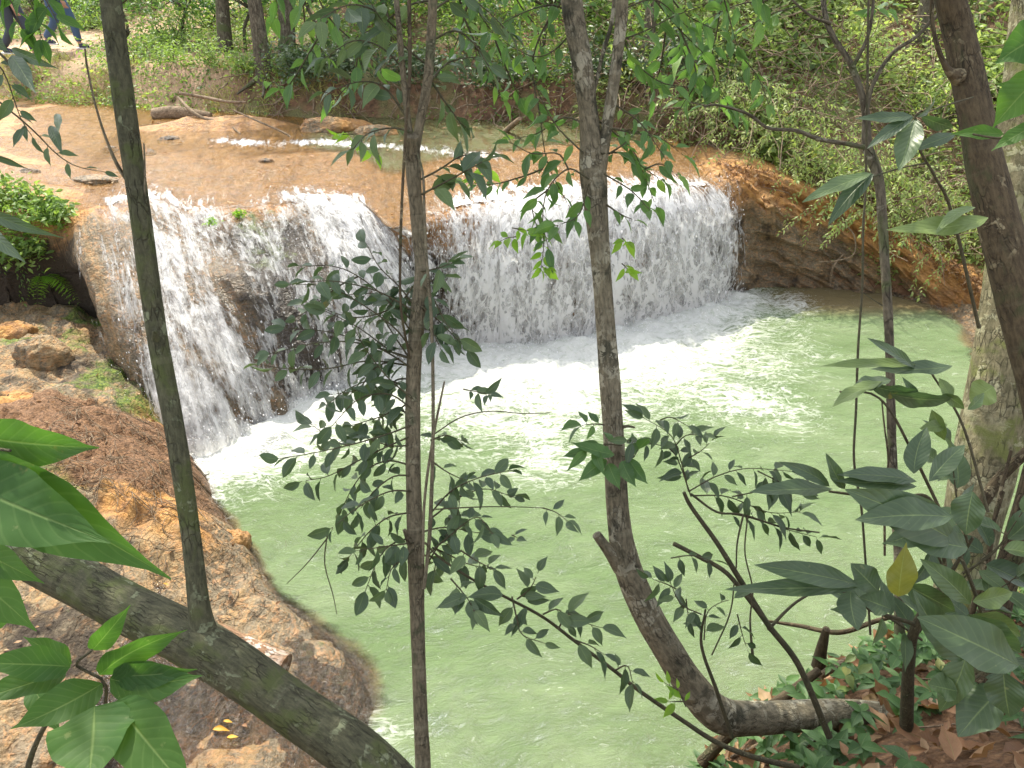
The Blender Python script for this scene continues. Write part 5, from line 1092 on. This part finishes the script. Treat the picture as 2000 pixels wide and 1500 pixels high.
c = PZ(15, 690, .5); boulder('boulder', c+[-.1, .25, .0], (.28, .22, .2), 'low reddish rock behind the rounded boulder at the left edge', 5, grey=.2)
c = PZ(35, 800, .62); boulder('boulder', c+[0, .05, -.06], (.27, .2, .16), 'orange-topped rock lump just below the rounded boulder', 8, grey=.1)
c = PZ(455, 1065, .05); boulder('boulder', c, (.13, .13, .13), 'orange rock nub jutting into the pool at the left bank', 9, grey=0, wet=.3)
c = PZ(80, 1470, .45); boulder('boulder', c, (.3, .25, .13), 'wet orange-brown stone at the bottom left corner under the foreground leaves', 11, grey=.5, wet=.5)
c = PZ(420, 620, .75); boulder('boulder', c+[0, .06, -.15], (.10, .11, .18), 'smooth tan rock knob standing out of the left cascade', 12, grey=.4, wet=.6)
c = PZ(528, 800, .05); boulder('boulder', c+[0.0, .12, .0], (.17, .2, .22), 'brown water-streaked rock at the foot of the left cascade', 13, grey=.55, wet=.8)
c = PZ(350, 380, 1.5); boulder('boulder', PZ(185, 355, 1.55), (.26, .12, .07), 'pale low rock breaking the water near the left edge of the lip', 14, grey=.6, wet=.5)
for i, (x_, y_, r_, lab) in enumerate(((640, 255, (.42, .2, .20), 'flat pale rock island in the stream below the undercut far bank'), (730, 262, (.3, .16, .13), 'smaller pale rock at the right end of the rock island in the stream'))):
    boulder('stream_rock', PZ(x_, y_, 1.62), r_, lab, 20+i, grey=.35)
for i, (x_, y_, r_, lab) in enumerate(((70, 165, (.75, .35, .26), 'brown rock ledge in the far left bank below the path'),)):
    boulder('bank_rock', PZ(x_, y_, 1.85)+[0, .25, -.1], tuple(c*.8 for c in r_), lab, 30+i, grey=.55, dark=.15, moss=.45)
# driftwood
t = thing('driftwood_log', PZ(490, 1280, .2), 'short weathered log with a bleached top lying on the wet left shelf', 'log')
mb = MB(); P = [PZ(425, 1242, .33), PZ(480, 1272, .30), PZ(556, 1305, .25)]; tube(mb, P, [.078, .084, .088], 20, .012, .08, True, 3); mb.build('log_body', B_log, t)
mb = MB(); stem(mb, [(298, 222), (340, 218), (380, 219), (412, 224)], 10.9, 10.9, [20, 24, 22, 14], 14, .12, .04, 4); P0 = PZ(350, 222, 1.68)
mb = MB(); tube(mb, [PZ(298, 224, 1.68), PZ(345, 220, 1.70), PZ(412, 226, 1.66)], [.085, .10, .06], 14, .04, .14, True, 4)
tag(mb.build('stream_log', B_root), 'thick old log lying on the orange rock at the far edge of the stream', 'log')
stick('stream_branch', 'bare forked branch lying over the orange rock in front of the thick stream log', 'branch', [(348, 190, 1.95), (372, 215, 1.85), (400, 232, 1.75), (440, 240, 1.7), (470, 262, 1.62)], 0, 0, [5, 7, 5, 3], zlev=1)
stick('stream_branch', 'thin pale stick reaching from the far bank to the water left of the rock island', 'branch', [(455, 215, 1.9), (500, 235, 1.8), (560, 262, 1.66), (570, 274, 1.6)], 0, 0, [3, 4, 3], zlev=1)
stick('stream_branch', 'pale crooked branch on the far bank just above the thick stream log', 'branch', [(350, 182, 2.0), (400, 190, 1.95), (440, 198, 1.95), (480, 200, 1.95)], 0, 0, [5, 6, 4], zlev=1)
stick('stream_branch', 'sawn stub of driftwood poking out of the water near the middle of the far bank', 'branch', [(980, 262, 1.58), (1000, 245, 1.75), (1015, 232, 1.9)], 0, 0, [10, 11, 8], zlev=1)
stick('ridge_twig', 'pale crooked twig hanging over the dark end of the right rock ridge', 'twig', [(1632, 395, 1.1), (1645, 430, .9), (1668, 460, .75), (1668, 495, .55), (1640, 508, .5), (1600, 512, .45)], 0, 0, [3, 3, 2.5, 2], zlev=1)
stick('shore_stick', 'long curved stick lying along the right shore under the brown litter', 'stick', [(1780, 535, .3), (1830, 560, .18), (1880, 570, .15), (1925, 582, .15)], 0, 0, [5, 6, 4], zlev=1)
stick('hanging_root', 'thin root dangling from the right rock ridge into the pool', 'root', [(1648, 495, .5), (1628, 520, .35), (1622, 545, .15), (1622, 560, .05)], 0, 0, [3, 5, 4, 3], zlev=1)
# yellow leaves and rootlets on the shelf
for i, (x_, y_, s_, lab) in enumerate(((415, 1425, .12, 'largest orange-yellow fallen leaf on the wet shelf at the bottom left'), (436, 1408, .07, 'small yellow leaf just right of the largest fallen leaf'), (443, 1440, .08, 'small orange leaf below and right of the largest fallen leaf'), (318, 1140, .05, 'tiny yellow leaf on the brown bank above the leaning trunk'), (245, 1075, .05, 'pale yellow leaf left of the thin upright stem on the left bank'), (500, 1350, .04, 'tiny yellow leaf right of the leaning trunk, near the driftwood'))):
    p = PZ(x_, y_, .2); p[2] = gz(p[0], p[1])+.012
    for _ in range(3): r_ = ray(x_, y_); p = PZ(x_, y_, gz(p[0], p[1])+.015)
    mb = MB(); a = rng.random()*.8-.2; leaves(mb, p[None], np.array([[math.cos(a), math.sin(a), 0]]), np.array([[0, 0, 1.]]), s_*.8, s_*.3, 9, 'ovate', .35, .15, .08)
    tag(mb.build('fallen_leaf', M_yel), lab, 'leaf', 'yellow leaves fallen on the left bank')
mb = MB()
for q in range(420):
    p = PZ(rng.uniform(120, 420), rng.uniform(790, 1010), .5)[:2] if q < 300 else PZ(rng.uniform(200, 520), rng.uniform(1000, 1180), .3)[:2]
    if gz(*p) < .08: continue
    an = rng.normal(-.8, .7); P = []
    for s_ in range(5):
        P.append((p[0], p[1], gz(p[0], p[1])+.006+.025*rng.random())); an += rng.normal(0, .45); p = p+np.array((math.cos(an), math.sin(an)))*.05
    tube(mb, P, [rng.uniform(.0012, .0035)]*5, 4, .03, 0, False, q)
tag(mb.build('rootlets', B_root), kind='stuff')

mb = MB(); n = 500; x = rng.uniform(-5.5, -1., n); y = rng.uniform(3., 6.6, n); z = zat(x, y); k = (z > .12); x, y, z = x[k], y[k], z[k]; n = len(x)
ax = rng.normal(0, 1, (n, 3)); ax[:, 2] *= .3; L = rng.uniform(.015, .05, n)
leaves(mb, np.column_stack((x, y, z+rng.uniform(.003, .02, n))), ax, np.array((0, 0, 1.))+rng.normal(0, .4, (n, 3)), L, L*.5, 5, 'ovate', .3, -.2, .1, rng.random(n))
tag(mb.build('bank_litter', M_dry), kind='stuff')
# shrubs on the left cliff edge: ferns and hanging leaves
def fern(base, n, L, group, lab, mat=M_lime):
    t = thing('fern', base, lab, 'fern', group); ms = MB()
    for i in range(n):
        ml = MB()
        a = rng.uniform(-2.6, -.3); d = np.array((math.cos(a), math.sin(a)*.7, 0)); ln = L*rng.uniform(.6, 1.1)
        P = np.array([base+d*ln*q+np.array((0, 0, ln*(.45*q-1.0*q*q))) for q in np.linspace(0, 1, 14)])
        tube(ms, P, [.0025]*7+[.001]*7, 4, .03, 0, False)
        T = np.gradient(P, axis=0); up_ = np.array((0, 0, 1.)); side = np.cross(T, up_); side /= np.linalg.norm(side, axis=1)[:, None]+1e-9
        for sg in (-1, 1):
            m_ = np.arange(2, 14); ll = ln*.24*np.sin(np.pi*(m_/15)**.7)
            leaves(ml, P[m_], side[m_]*sg+T[m_]*2.5, np.tile(up_, (len(m_), 1)), ll, ll*.24, 5, 'lance', .1, .2)
        ml.build('frond', mat, t)
    ms.build('stalk', B_twig, t)
def cliffpt(sidx, a):      # point on the ledge surface: station index, arc metres below the lip
    j = int(np.searchsorted(ss_, np.interp(sidx, range(len(cum)), cum))); i = int(np.argmin(np.abs(arc[:, j]-a))); return GR[i, min(j, NS-1)].copy()
for i, (s_, a_, lab) in enumerate(((3.0, .30, 'bright lime fern fronds hanging over the dark hollow left of the cascade'), (2.3, .35, 'fern beside the left frame edge above the dark hollow'), (2.7, .75, 'lower fern half in shade inside the dark hollow'))):
    fern(cliffpt(s_, a_)+[0, -.05, 0], 9, .42, 'ferns on the left cliff edge', lab)
def bush(name, base, rad, n, L, lab, mat=M_bush, cat='shrub', group=None, tint=(.1, .9), nb=10, clump=.3):
    t = thing(name, base, lab, cat, group); ms, ml = MB(), MB(); base = np.asarray(base, float); ends = []
    for i in range(nb):
        v = rng.normal(0, 1, 3); v[2] = abs(v[2])+.25; v /= np.linalg.norm(v); e = base+v*np.array(rad)*rng.uniform(.55, 1.05); mid = .5*(base+e)+rng.normal(0, .08, 3)*np.array(rad)
        tube(ms, [base, mid, e], [.012*max(rad), .008*max(rad), .003], 5, .1, .05, False, i); ends += [e, e, .6*e+.4*base, mid]
    ends = np.array(ends); k = rng.integers(0, len(ends), n); P = ends[k]+rng.normal(0, clump, (n, 3))*np.array(rad)*rng.uniform(.3, 1, (n, 1)); P[:, 2] = np.maximum(P[:, 2], base[2]-.25*rad[2])
    tn = np.clip(rng.uniform(tint[0], tint[1], n)*.6+.4*_hash(k, k, k), 0, 1)
    scatter_leaves(ml, P, rng.uniform(.6, 1.15, n)*L, .42, .7, 4, 'ovate', .15, tint=tn)
    ms.build('stem', B_far, t); ml.build('foliage', mat, t); return t
for s_, a_, r_, lab in ((2.0, -.05, (.35, .3, .35), 'leafy bush on the cliff top at the left edge beside the cascade'), (2.6, .1, (.35, .25, .28), 'sunlit green bush on the cliff edge just left of the cascade'), (3.3, .28, (.28, .2, .22), 'small bright bush drooping beside the orange corner of the cascade'), (2.2, .6, (.4, .25, .4), 'leafy bush drooping over the dark hollow under the cliff edge'), (1.7, .45, (.45, .3, .5), 'trailing bush hanging down the dark cliff at the left frame edge')):
    bush('cliff_bush', cliffpt(s_, a_)+[0, -.08, 0], r_, 520, .085, lab, M_bush, group='bushes on the left cliff', nb=8)
mb = MB(); ml = MB()
for q in range(14):
    p = cliffpt(rng.uniform(1.9, 3.4), rng.uniform(.2, .5))+[0, -.06, 0]; l_ = rng.uniform(.4, 1.0)
    P = [p+np.array((rng.normal(0, .03), -.02*i, -l_*i/5)) for i in range(6)]; spray(mb, ml, P, .05, gap=.07, r=.0015, rows=6, hang=.6)
t = thing('trailing_vine', cliffpt(2.5, .3), 'thin leafy vines trailing down the dark hollow left of the cascade', 'vine'); mb.build('stem', B_twig, t); ml.build('foliage', M_bush, t)
for (s_, a_, lab) in ((9.3, .42, 'tuft of yellow-green weed growing in the middle of the left cascade'), (10.1, .38, 'mossy tuft beside the weed in the left cascade')):
    bush('moss_tuft', cliffpt(s_, a_)+[0, -.07, 0], (.09, .07, .08), 130, .04, lab, M_lime, 'moss', nb=5)

# ------------------------------------------------------------------ far trees and shrubs
def hz(x, y): return float(hill(x, y, False))
def fartree(x_, y_, lean, w, lab, h=6.5, rad=(1.8, 1.6, 1.2), n=3600, L=.13, name='bank_tree', back=3.6):
    b = np.array((x_, y_, hz(x_, y_)-.1)); t = thing(name, b, lab, 'tree', 'trees on the far bank'); ms, mc = MB(), MB()
    top_ = b+np.array((lean[0], lean[1]+back, h)); m1 = b+np.array((lean[0]*.3+.1, lean[1]*.3+back*.15, h*.33)); m2 = b+np.array((lean[0]*.65-.08, lean[1]*.65+back*.5, h*.66))
    tube(ms, [b-[0, 0, .2], b+(m1-b)*.1, m1, m2, top_], [w*2.3, w*1.35, w*.95, w*.7, w*.4], 16, .06, .12, True, x_)
    for a in range(5):
        an = a*1.26+x_; tube(ms, [b+[0, 0, .15], b+[math.cos(an)*w*2, math.sin(an)*w*2, .03], b+[math.cos(an)*w*4.5, math.sin(an)*w*4.5-.1, -.12]], [w*.6, w*.4, w*.15], 8, .06, .1, False, a)
    ms.build('trunk', B_far, t)
    ms = MB(); crown(mc, ms, top_+[0, 0, .3], rad, n, L, m2, nb=16); ms.build('limb', B_far, t); mc.build('crown', M_bush, t)
def hpt(px, py):         # where the line of sight meets the hillside
    lo = 6.
    r_ = ray(px, py)
    for q in np.arange(8, 40, .1):
        p = np.array((0, 0, H))+r_*q
        if p[2] < hz(p[0], p[1]) and p[1] > shore(p[0])-.1: return p
    return p
p = hpt(520, 160); fartree(p[0], p[1], (-1.0, .3), .10, 'grey trunk leaning left on the far bank above the undercut')
p = hpt(556, 130); fartree(p[0], p[1]+.2, (-.1, .2), .11, 'thick dark upright trunk just right of the leaning far-bank trunk', 7)
p = hpt(430, 120); fartree(p[0], p[1]+.3, (-.2, .1), .10, 'dark-rooted tree on the far bank left of the leaning trunk', 7)
p = hpt(1262, 160); fartree(p[0], p[1], (-.25, .4), .07, 'slim brown trunk on the slope right of the forked trunk', 7, n=1500)
p = hpt(1140, 130); fartree(p[0], p[1]+.5, (.3, .3), .08, 'slender tree behind the forked trunk on the far slope', 7, n=1500)
p = hpt(1810, 130); fartree(p[0], p[1]+.4, (.2, .4), .09, 'dark slim tree high on the right hillside', 7, n=1300)
SH = [(330, 95, (.8, .6, .7), 700, .085, 'glossy green shrub on the far bank right of the sandy path', .25), (400, 60, (.9, .7, .9), 900, .09, 'tall green shrub behind the dark-rooted far tree', .35), (60, 20, (1.2, .7, 1.2), 1000, .10, 'green bush behind the walking people at the top left', .3), (215, 20, (1.1, .8, 1.1), 1000, .10, 'dense green bush behind the thin upright stem, top left', .4), (300, 30, (1., .7, 1.), 900, .09, 'dense bush at the top right of the sandy path', .3),
      (470, 40, (1.1, .7, .9), 1100, .085, 'bushy green shrub in front of the leaning far-bank trunk top', .5), (560, 40, (1.0, .7, .8), 1000, .085, 'bright shrub between the upright far trunk and the frame top', .6), (700, 20, (1.2, .8, 1.0), 1100, .09, 'light green bush at the top just left of the slim sapling', .5), (690, 120, (.7, .4, .4), 500, .075, 'low shrub on the soil above the hollow in the far bank', .2), (800, 130, (.7, .45, .45), 500, .075, 'low green plant clump on the reddish slope behind the slim sapling', .5), (960, 60, (1.0, .7, .8), 900, .09, 'bright shrub above the middle of the far bank', .6),
      (590, 175, (.8, .4, .35), 600, .07, 'dark leafy tangle drooping over the hollow in the far bank', .1), (1080, 190, (.7, .4, .4), 500, .075, 'dark leafy tangle at the waterline behind the forked trunk', .1), (140, 20, (1.0, .7, .9), 800, .09, 'green bush between the two walkers', .4), (420, 150, (.7, .4, .45), 500, .07, 'low yellow-green shrub on the cut bank above the thick stream log', .7), (330, 150, (.6, .35, .35), 400, .07, 'low shrub spilling down the cut bank left of the stream log', .6),
      (250, 120, (.5, .35, .35), 300, .07, 'small yellow-green shrub at the near edge of the path', .6), (640, 30, (.9, .7, .8), 800, .09, 'dark shrub on the slope right of the upright far trunk', .1), (760, 60, (.9, .6, .7), 800, .09, 'green shrub on the reddish slope behind the slim sapling', .3), (930, 110, (.8, .5, .6), 800, .085, 'grassy green shrub at the middle of the far bank', .3), (1020, 150, (.7, .5, .6), 800, .08, 'dark shrub overhanging the water in the middle of the far bank', .1), (870, 20, (1.1, .8, .9), 900, .09, 'pale green shrub at the top behind the slim sapling', .5), (1040, 30, (1.1, .8, 1.), 1000, .09, 'tall leafy shrub at the top between the sapling and the forked trunk', .35),
      (1180, 90, (1., .7, .9), 1000, .09, 'leafy shrub on the slope directly behind the forked trunk', .3), (1290, 110, (.9, .6, .8), 900, .09, 'shrub above the dark hollow at the head of the right ridge', .4), (480, 175, (.4, .3, .4), 350, .07, 'low tangled shrub on the cut bank beside the leaning far trunk', .3), (170, 60, (.7, .5, .6), 500, .09, 'shrub beside the second walker on the sandy path', .4),
      (1400, 150, (1.1, .7, .8), 1000, .085, 'shrub with hanging leaves on the slope above the ridge', .5), (1560, 60, (1.2, .8, .9), 1000, .085, 'pale shrub near the top of the right hillside', .7), (1700, 200, (1., .7, .8), 900, .08, 'pale shrub behind the fork of the grey sapling', .7), (1460, 20, (1.2, .8, .9), 1000, .085, 'shrub at the top edge of the right hillside', .5), (1850, 260, (.9, .6, .7), 700, .08, 'shrub behind the dark leaning trunk', .5)]
for x_, y_, r_, n_, l_, lab, tn in SH:
    if x_ < 1200 and y_ < 125: r_ = tuple(c*1.3 for c in r_); n_ = int(n_*1.6)
    p = hpt(x_, y_); p = p+np.array((0, .2, 0)); p[2] = hz(p[0], p[1])
    bush('far_shrub', p, r_, n_, l_, lab, M_bush if x_ < 1350 else M_vine, group='shrubs on the far bank', tint=(max(0, tn-.35), min(1, tn+.5)))
for x_, y_, dz, r_, n_, lab in ((250, 70, .9, (1.3, .9, .8), 1500, 'leafy understory tree whose branches hang over the sandy path, top left'), (360, 90, 1.0, (1.2, .8, .7), 1500, 'leafy understory tree in front of the dark-rooted far trunk'), (480, 100, 1.1, (1.3, .8, .7), 1600, 'leafy understory tree hanging over the leaning far trunk'), (620, 100, 1.1, (1.3, .8, .7), 1500, 'leafy understory tree just right of the upright far trunk'), (760, 90, 1.1, (1.2, .8, .7), 1300, 'leafy understory tree above the reddish slope, left of the slim sapling top'), (900, 90, 1.2, (1.3, .8, .7), 1300, 'leafy understory tree above the middle of the far bank'), (1060, 110, 1.1, (1.2, .8, .7), 1300, 'leafy understory tree left of the forked trunk top')):
    p = hpt(x_, y_); p[2] = hz(p[0], p[1]); t = thing('understory_tree', p, lab, 'tree', 'understory trees on the far bank'); ms, ml = MB(), MB(); fork = p+[rng.normal(0, .1), .1, dz*.6]
    tube(ms, [p-[0, 0, .1], p+[.03, 0, dz*.3], fork], [.035, .03, .025], 8, .08, .1, True, x_); ends = []
    for i in range(13):
        v = rng.normal(0, 1, 3); v /= np.linalg.norm(v); e = p+[0, 0, dz+.15]+v*np.array(r_)*rng.uniform(.6, 1.05); mid = .5*(fork+e)+[0, 0, .12]; tube(ms, [fork, mid, e], [.018, .011, .004], 5, .1, .05, False, i); ends += [e, e, mid]
    ends = np.array(ends); k = rng.integers(0, len(ends), n_); n_ = int(n_*.62); k = k[:n_]; P = ends[k]+rng.normal(0, .2, (n_, 3))*np.array(r_)
    scatter_leaves(ml, P, rng.uniform(.07, .15, n_), .40, .6, 4, 'ovate', .2, tint=np.clip(rng.random(n_)*.6+.35*_hash(k, k, k), 0, 1)); ms.build('trunk', B_far, t); ml.build('crown', M_upper, t)
mb = MB(); n = 170; j_ = rng.integers(int(np.searchsorted(ss_, cum[4])), int(np.searchsorted(ss_, cum[19])), n); i_ = rng.integers(20, nu-2, n); P = Gw[i_, j_]+[0, 0, .012]; L = rng.uniform(.03, .09, n)
leaves(mb, P, rng.normal(0, 1, (n, 3))*[1, 1, .1], np.tile((0, 0, 1.), (n, 1))+rng.normal(0, .2, (n, 3)), L, L*.45, 5, 'ovate', .3, -.1, .1, rng.random(n))
tag(mb.build('stream_litter', M_dry), kind='stuff')
for q, (x_, y_, r_, lab) in enumerate(((290, 300, (.10, .07, .05), 'small dark stone breaking the shallow stream just right of the thin upright stem'), (215, 292, (.09, .06, .045), 'small brown stone in the shallow stream just left of the thin upright stem'), (330, 275, (.16, .09, .06), 'dark stone at the near end of the orange rock island'), (520, 318, (.10, .05, .05), 'dark snag of debris caught below the white riffle'), (60, 340, (.13, .08, .06), 'orange stone at the left corner of the shallow stream'))):
    boulder('stream_stone', PZ(x_, y_, 1.6), r_, lab, 60+q, grey=.3, wet=.6, dark=.5)
for x_, z_, r_, n_, lab in ((-3.3, 2.25, (.7, .5, .45), 900, 'added dark shrub shading the hollow under the leaning far trunk'), (-2.5, 2.3, (.8, .5, .45), 1000, 'added dark shrub shading the stream edge behind the pale rock island'), (-1.5, 2.2, (.8, .5, .4), 900, 'added dark shrub shading the hollow right of the rock island'), (-.2, 2.15, (.8, .5, .4), 800, 'added dark shrub shading the far waterline behind the slim sapling'), (1.3, 2.3, (.8, .5, .5), 900, 'added dark shrub shading the far waterline behind the forked trunk'), (2.4, 2.5, (.7, .5, .5), 800, 'added dark shrub shading the hollow at the head of the right ridge')):  # dark-leaved shrubs added to darken the hollow far bank
    bush('shade_shrub', (x_, float(shore(x_))+.25, z_), r_, n_, .09, lab, M_near, group='dark shrubs added to shade the far waterline', nb=11)
# vines hanging from the slope over the ridge
t = thing('vine_curtain', hpt(1500, 250), 'curtain of leafy vines hanging from the hillside over the right rock ridge', 'vine'); ms, ml = MB(), MB()
for q in range(150):
    x0 = rng.uniform(2.3, 6.5); y0 = shore(x0)+rng.uniform(-.1, .5); p = np.array((x0, y0-.1, hz(x0, y0)+rng.uniform(.2, .7))); l_ = rng.uniform(.3, .9)
    an = rng.normal(0, .12); P = [p+np.array((an*i+rng.normal(0, .02), -.05*i-.01*i*i, .04*i-l_*(i/5)**1.6)) for i in range(6)]
    spray(ms, ml, P, .06, gap=.06, r=.0022, rows=5, hang=.6, tint=(.2, .9), skip=.02)
ms.build('stem', B_root, t); ml.build('foliage', M_vine, t)
mb = MB(); n = 2600; j_ = rng.integers(int(np.searchsorted(ss_, np.interp(21.5, range(len(cum)), cum))), NS-4, n); i_ = rng.integers(nu-40, nu+60, n)
P = GR[i_, j_]+Nn[i_, j_]*.012; k = (P[:, 2] > .05) & (fbm(P[:, 0]*1.6, P[:, 1]*1.6, P[:, 2]*2, 3) > -.12); P = P[k]; nn_ = Nn[i_, j_][k]; n = len(P)
L = rng.uniform(.02, .07, n); leaves(mb, P, rng.normal(0, 1, (n, 3)), nn_+rng.normal(0, .3, (n, 3)), L, L*rng.uniform(.15, .55, n), 5, 'ovate', .3, -.2, .1, rng.random(n))
tag(mb.build('ridge_litter', M_dry), kind='stuff')
# exposed roots at the undercut far bank
mb = MB()
for q in range(300):
    x0 = rng.uniform(-4.6, -.4) if q < 110 else rng.uniform(-.4, 4.5); y0 = shore(x0)+rng.uniform(-.05, .7); p = np.array((x0, y0-.05, hz(x0, y0)+.03)); P = [p.copy()]
    v = np.array((rng.normal(0, .7), -.5, -.3))
    for i in range(5):
        v = v+rng.normal(0, .3, 3); v[2] -= .12; v /= np.linalg.norm(v); p = p+v*rng.uniform(.08, .16); p[2] = max(p[2], 1.5 if x0 < 3 else .6); P.append(p.copy())
    tube(mb, P, np.linspace(rng.uniform(.006, .018), .003, 6), 5, .05, .1, False, q)
tag(mb.build('exposed_roots', B_root), kind='stuff')

# ------------------------------------------------------------------ people on the path
M_skin = simple('skin', (.42, .23, .15), .55); M_jean = simple('denim', (.06, .11, .20), .9); M_shirt = simple('navy_shirt', (.02, .025, .05), .9); M_grey = simple('charcoal_denim', (.055, .065, .09), .9); M_top = simple('pale_shirt', (.45, .3, .28), .9)
M_hair = simple('hair', (.02, .014, .01), .6); M_shoe = simple('navy_shoe', (.02, .025, .06), .6); M_sole = simple('white_sole', (.7, .7, .7), .6)
def skin_mesh(name, verts, edges, radii, mat, parent, sub=2):
    me = bpy.data.meshes.new(name); me.from_pydata([tuple(v) for v in verts], edges, []); o = bpy.data.objects.new(name, me); sc.collection.objects.link(o); o.parent = parent; me.materials.append(mat)
    m1 = o.modifiers.new('skin', 'SKIN'); sk = me.skin_vertices.new() if not me.skin_vertices else me.skin_vertices[0]
    sk = me.skin_vertices[0]
    for i, r in enumerate(radii): sk.data[i].radius = (r, r) if not isinstance(r, tuple) else r
    sk.data[0].use_root = True; m1.use_smooth_shade = True; m2 = o.modifiers.new('sub', 'SUBSURF'); m2.levels = m2.render_levels = sub; return o
def person(loc, rz, lab, phase, mtop, mleg):
    t = thing('person', loc, lab, 'person'); t.rotation_euler = (0, 0, rz)
    s = phase
    hip = {1: np.array((0, .09, .92)), -1: np.array((0, -.09, .92))}
    kn = {1: np.array((.20*s, .09, .50)), -1: np.array((-.06*s+.05, -.09, .48))}
    an = {1: np.array((.24*s-.0, .09, .09)), -1: np.array((-.30*s, -.09, .17 if s else .09))}
    V = [(0, 0, .95), (0, 0, 1.12), (.01, 0, 1.32), (.02, 0, 1.45), (.03, 0, 1.53), (.04, 0, 1.60), (.05, 0, 1.68)]; R = [(.13, .16), (.12, .15), (.13, .18), (.09, .15), .055, .075, .095]
    E = [(i, i+1) for i in range(6)]
    for sd_ in (1, -1):
        b = len(V); V += [hip[sd_], (hip[sd_]+kn[sd_])/2, kn[sd_], (kn[sd_]*.6+an[sd_]*.4), an[sd_], an[sd_]+[.10, 0, -.045], an[sd_]+[.17, 0, -.06]]; R += [.095, .082, .058, .058, .038, .038, .03]; E += [(0, b)]+[(b+i, b+i+1) for i in range(6)]
        b = len(V); ar = -s*sd_*.22
        V += [(0.02, .19*sd_, 1.42), (ar*.5, .24*sd_, 1.14), (ar*1.+.10, .25*sd_, .92), (ar+.14, .25*sd_, .85)]; R += [.06, .045, .03, .026]; E += [(3, b), (b, b+1), (b+1, b+2), (b+2, b+3)]
        hb = b+3; hp = np.array(V[hb])
        V.append(hp+[.02, 0, -.05]); R.append(.03); E.append((hb, len(V)-1)); pb = len(V)-1
        for f_ in range(4):
            o_ = np.array((.012+(f_-1.5)*.018, 0, -.04)); V += [hp+[.02, 0, -.05]+o_, hp+[.03, -.01*sd_, -.05]+o_*1.6+np.array((.0, -.012*sd_, -.03))]; R += [.009, .008]; E += [(pb, len(V)-2), (len(V)-2, len(V)-1)]
        V += [hp+[.055, -.005*sd_, -.05], hp+[.07, -.012*sd_, -.08]]; R += [.010, .008]; E += [(pb, len(V)-2), (len(V)-2, len(V)-1)]
    V += [np.array((.148, 0, 1.655)), np.array((.125, 0, 1.60))]; R += [.012, .02]; E += [(6, len(V)-2), (5, len(V)-1)]
    skin_mesh('body', V, E, R, M_skin, t, 1)
    # clothes over the body
    lv = [(0, 0, .98)]; lr = [(.145, .17)]; le = []
    for sd_ in (1, -1):
        b = len(lv); lv += [hip[sd_], (hip[sd_]+kn[sd_])/2, kn[sd_], kn[sd_]*.5+an[sd_]*.5, an[sd_]+[0, 0, .02]]; lr += [.112, .10, .076, .072, .06]; le += [(0, b)]+[(b+i, b+i+1) for i in range(4)]
    skin_mesh('trousers', lv, le, lr, mleg, t)
    skin_mesh('shirt', [(0, 0, .97), (0, 0, 1.15), (.01, 0, 1.33), (.02, 0, 1.46), (0.02, .2, 1.42), (-s*.11, .245, 1.16), (0.02, -.2, 1.42), (s*.11, -.245, 1.16)], [(0, 1), (1, 2), (2, 3), (3, 4), (4, 5), (3, 6), (6, 7)], [(.145, .175), (.14, .165), (.15, .195), (.10, .16), .075, .058, .075, .058], mtop, t)
    skin_mesh('hair', [(.03, 0, 1.74), (-.03, 0, 1.70), (-.045, 0, 1.63)], [(0, 1), (1, 2)], [.088, .088, .07], M_hair, t)
    for sd_ in (1, -1):
        a_ = an[sd_]
        skin_mesh('shoe', [a_+[-.03, 0, -.03], a_+[.06, 0, -.035], a_+[.13, 0, -.05], a_+[.19, 0, -.055]], [(0, 1), (1, 2), (2, 3)], [.052, .05, .048, .034], M_shoe, t)
        sh = [c_ for c_ in sc.objects if c_.name.startswith('shoe')][-1]
        me = MB(); x_ = np.linspace(-.09, .235, 14); w_ = .042+.012*np.sin(np.linspace(0, 3.1, 14)*1.5); w_[0] = .02; w_[-1] = .015
        top_ = np.concatenate([np.stack((x_, w_*sg, 0*x_), 1) for sg in (-1, 1)]); Vv = np.concatenate((top_+[0, 0, -.066], top_+[0, 0, -.088]))+a_
        i_ = np.arange(13); F_ = np.concatenate([np.stack((i_+o1, i_+1+o1, i_+1+o2, i_+o2), 1) for o1, o2 in ((0, 14), (42, 28), (28, 0), (14, 42))]); me.add(Vv, F_)
        so = me.build('sole', M_sole, None); so.parent = t
    return t
p = PZ(152, 80, 2.37); p[2] = hz(p[0], p[1])+.0
person(p+[-.25, 0, .0], math.radians(-12), 'person in blue jeans and dark top walking right on the sandy path', 1., M_shirt, M_jean)
p = PZ(60, 98, 2.32); p[2] = hz(p[0], p[1])
person(p+[-.18, 0, .0], math.radians(-12), 'person in charcoal trousers and pale top behind leaves at the far left of the path', .8, M_top, M_grey)
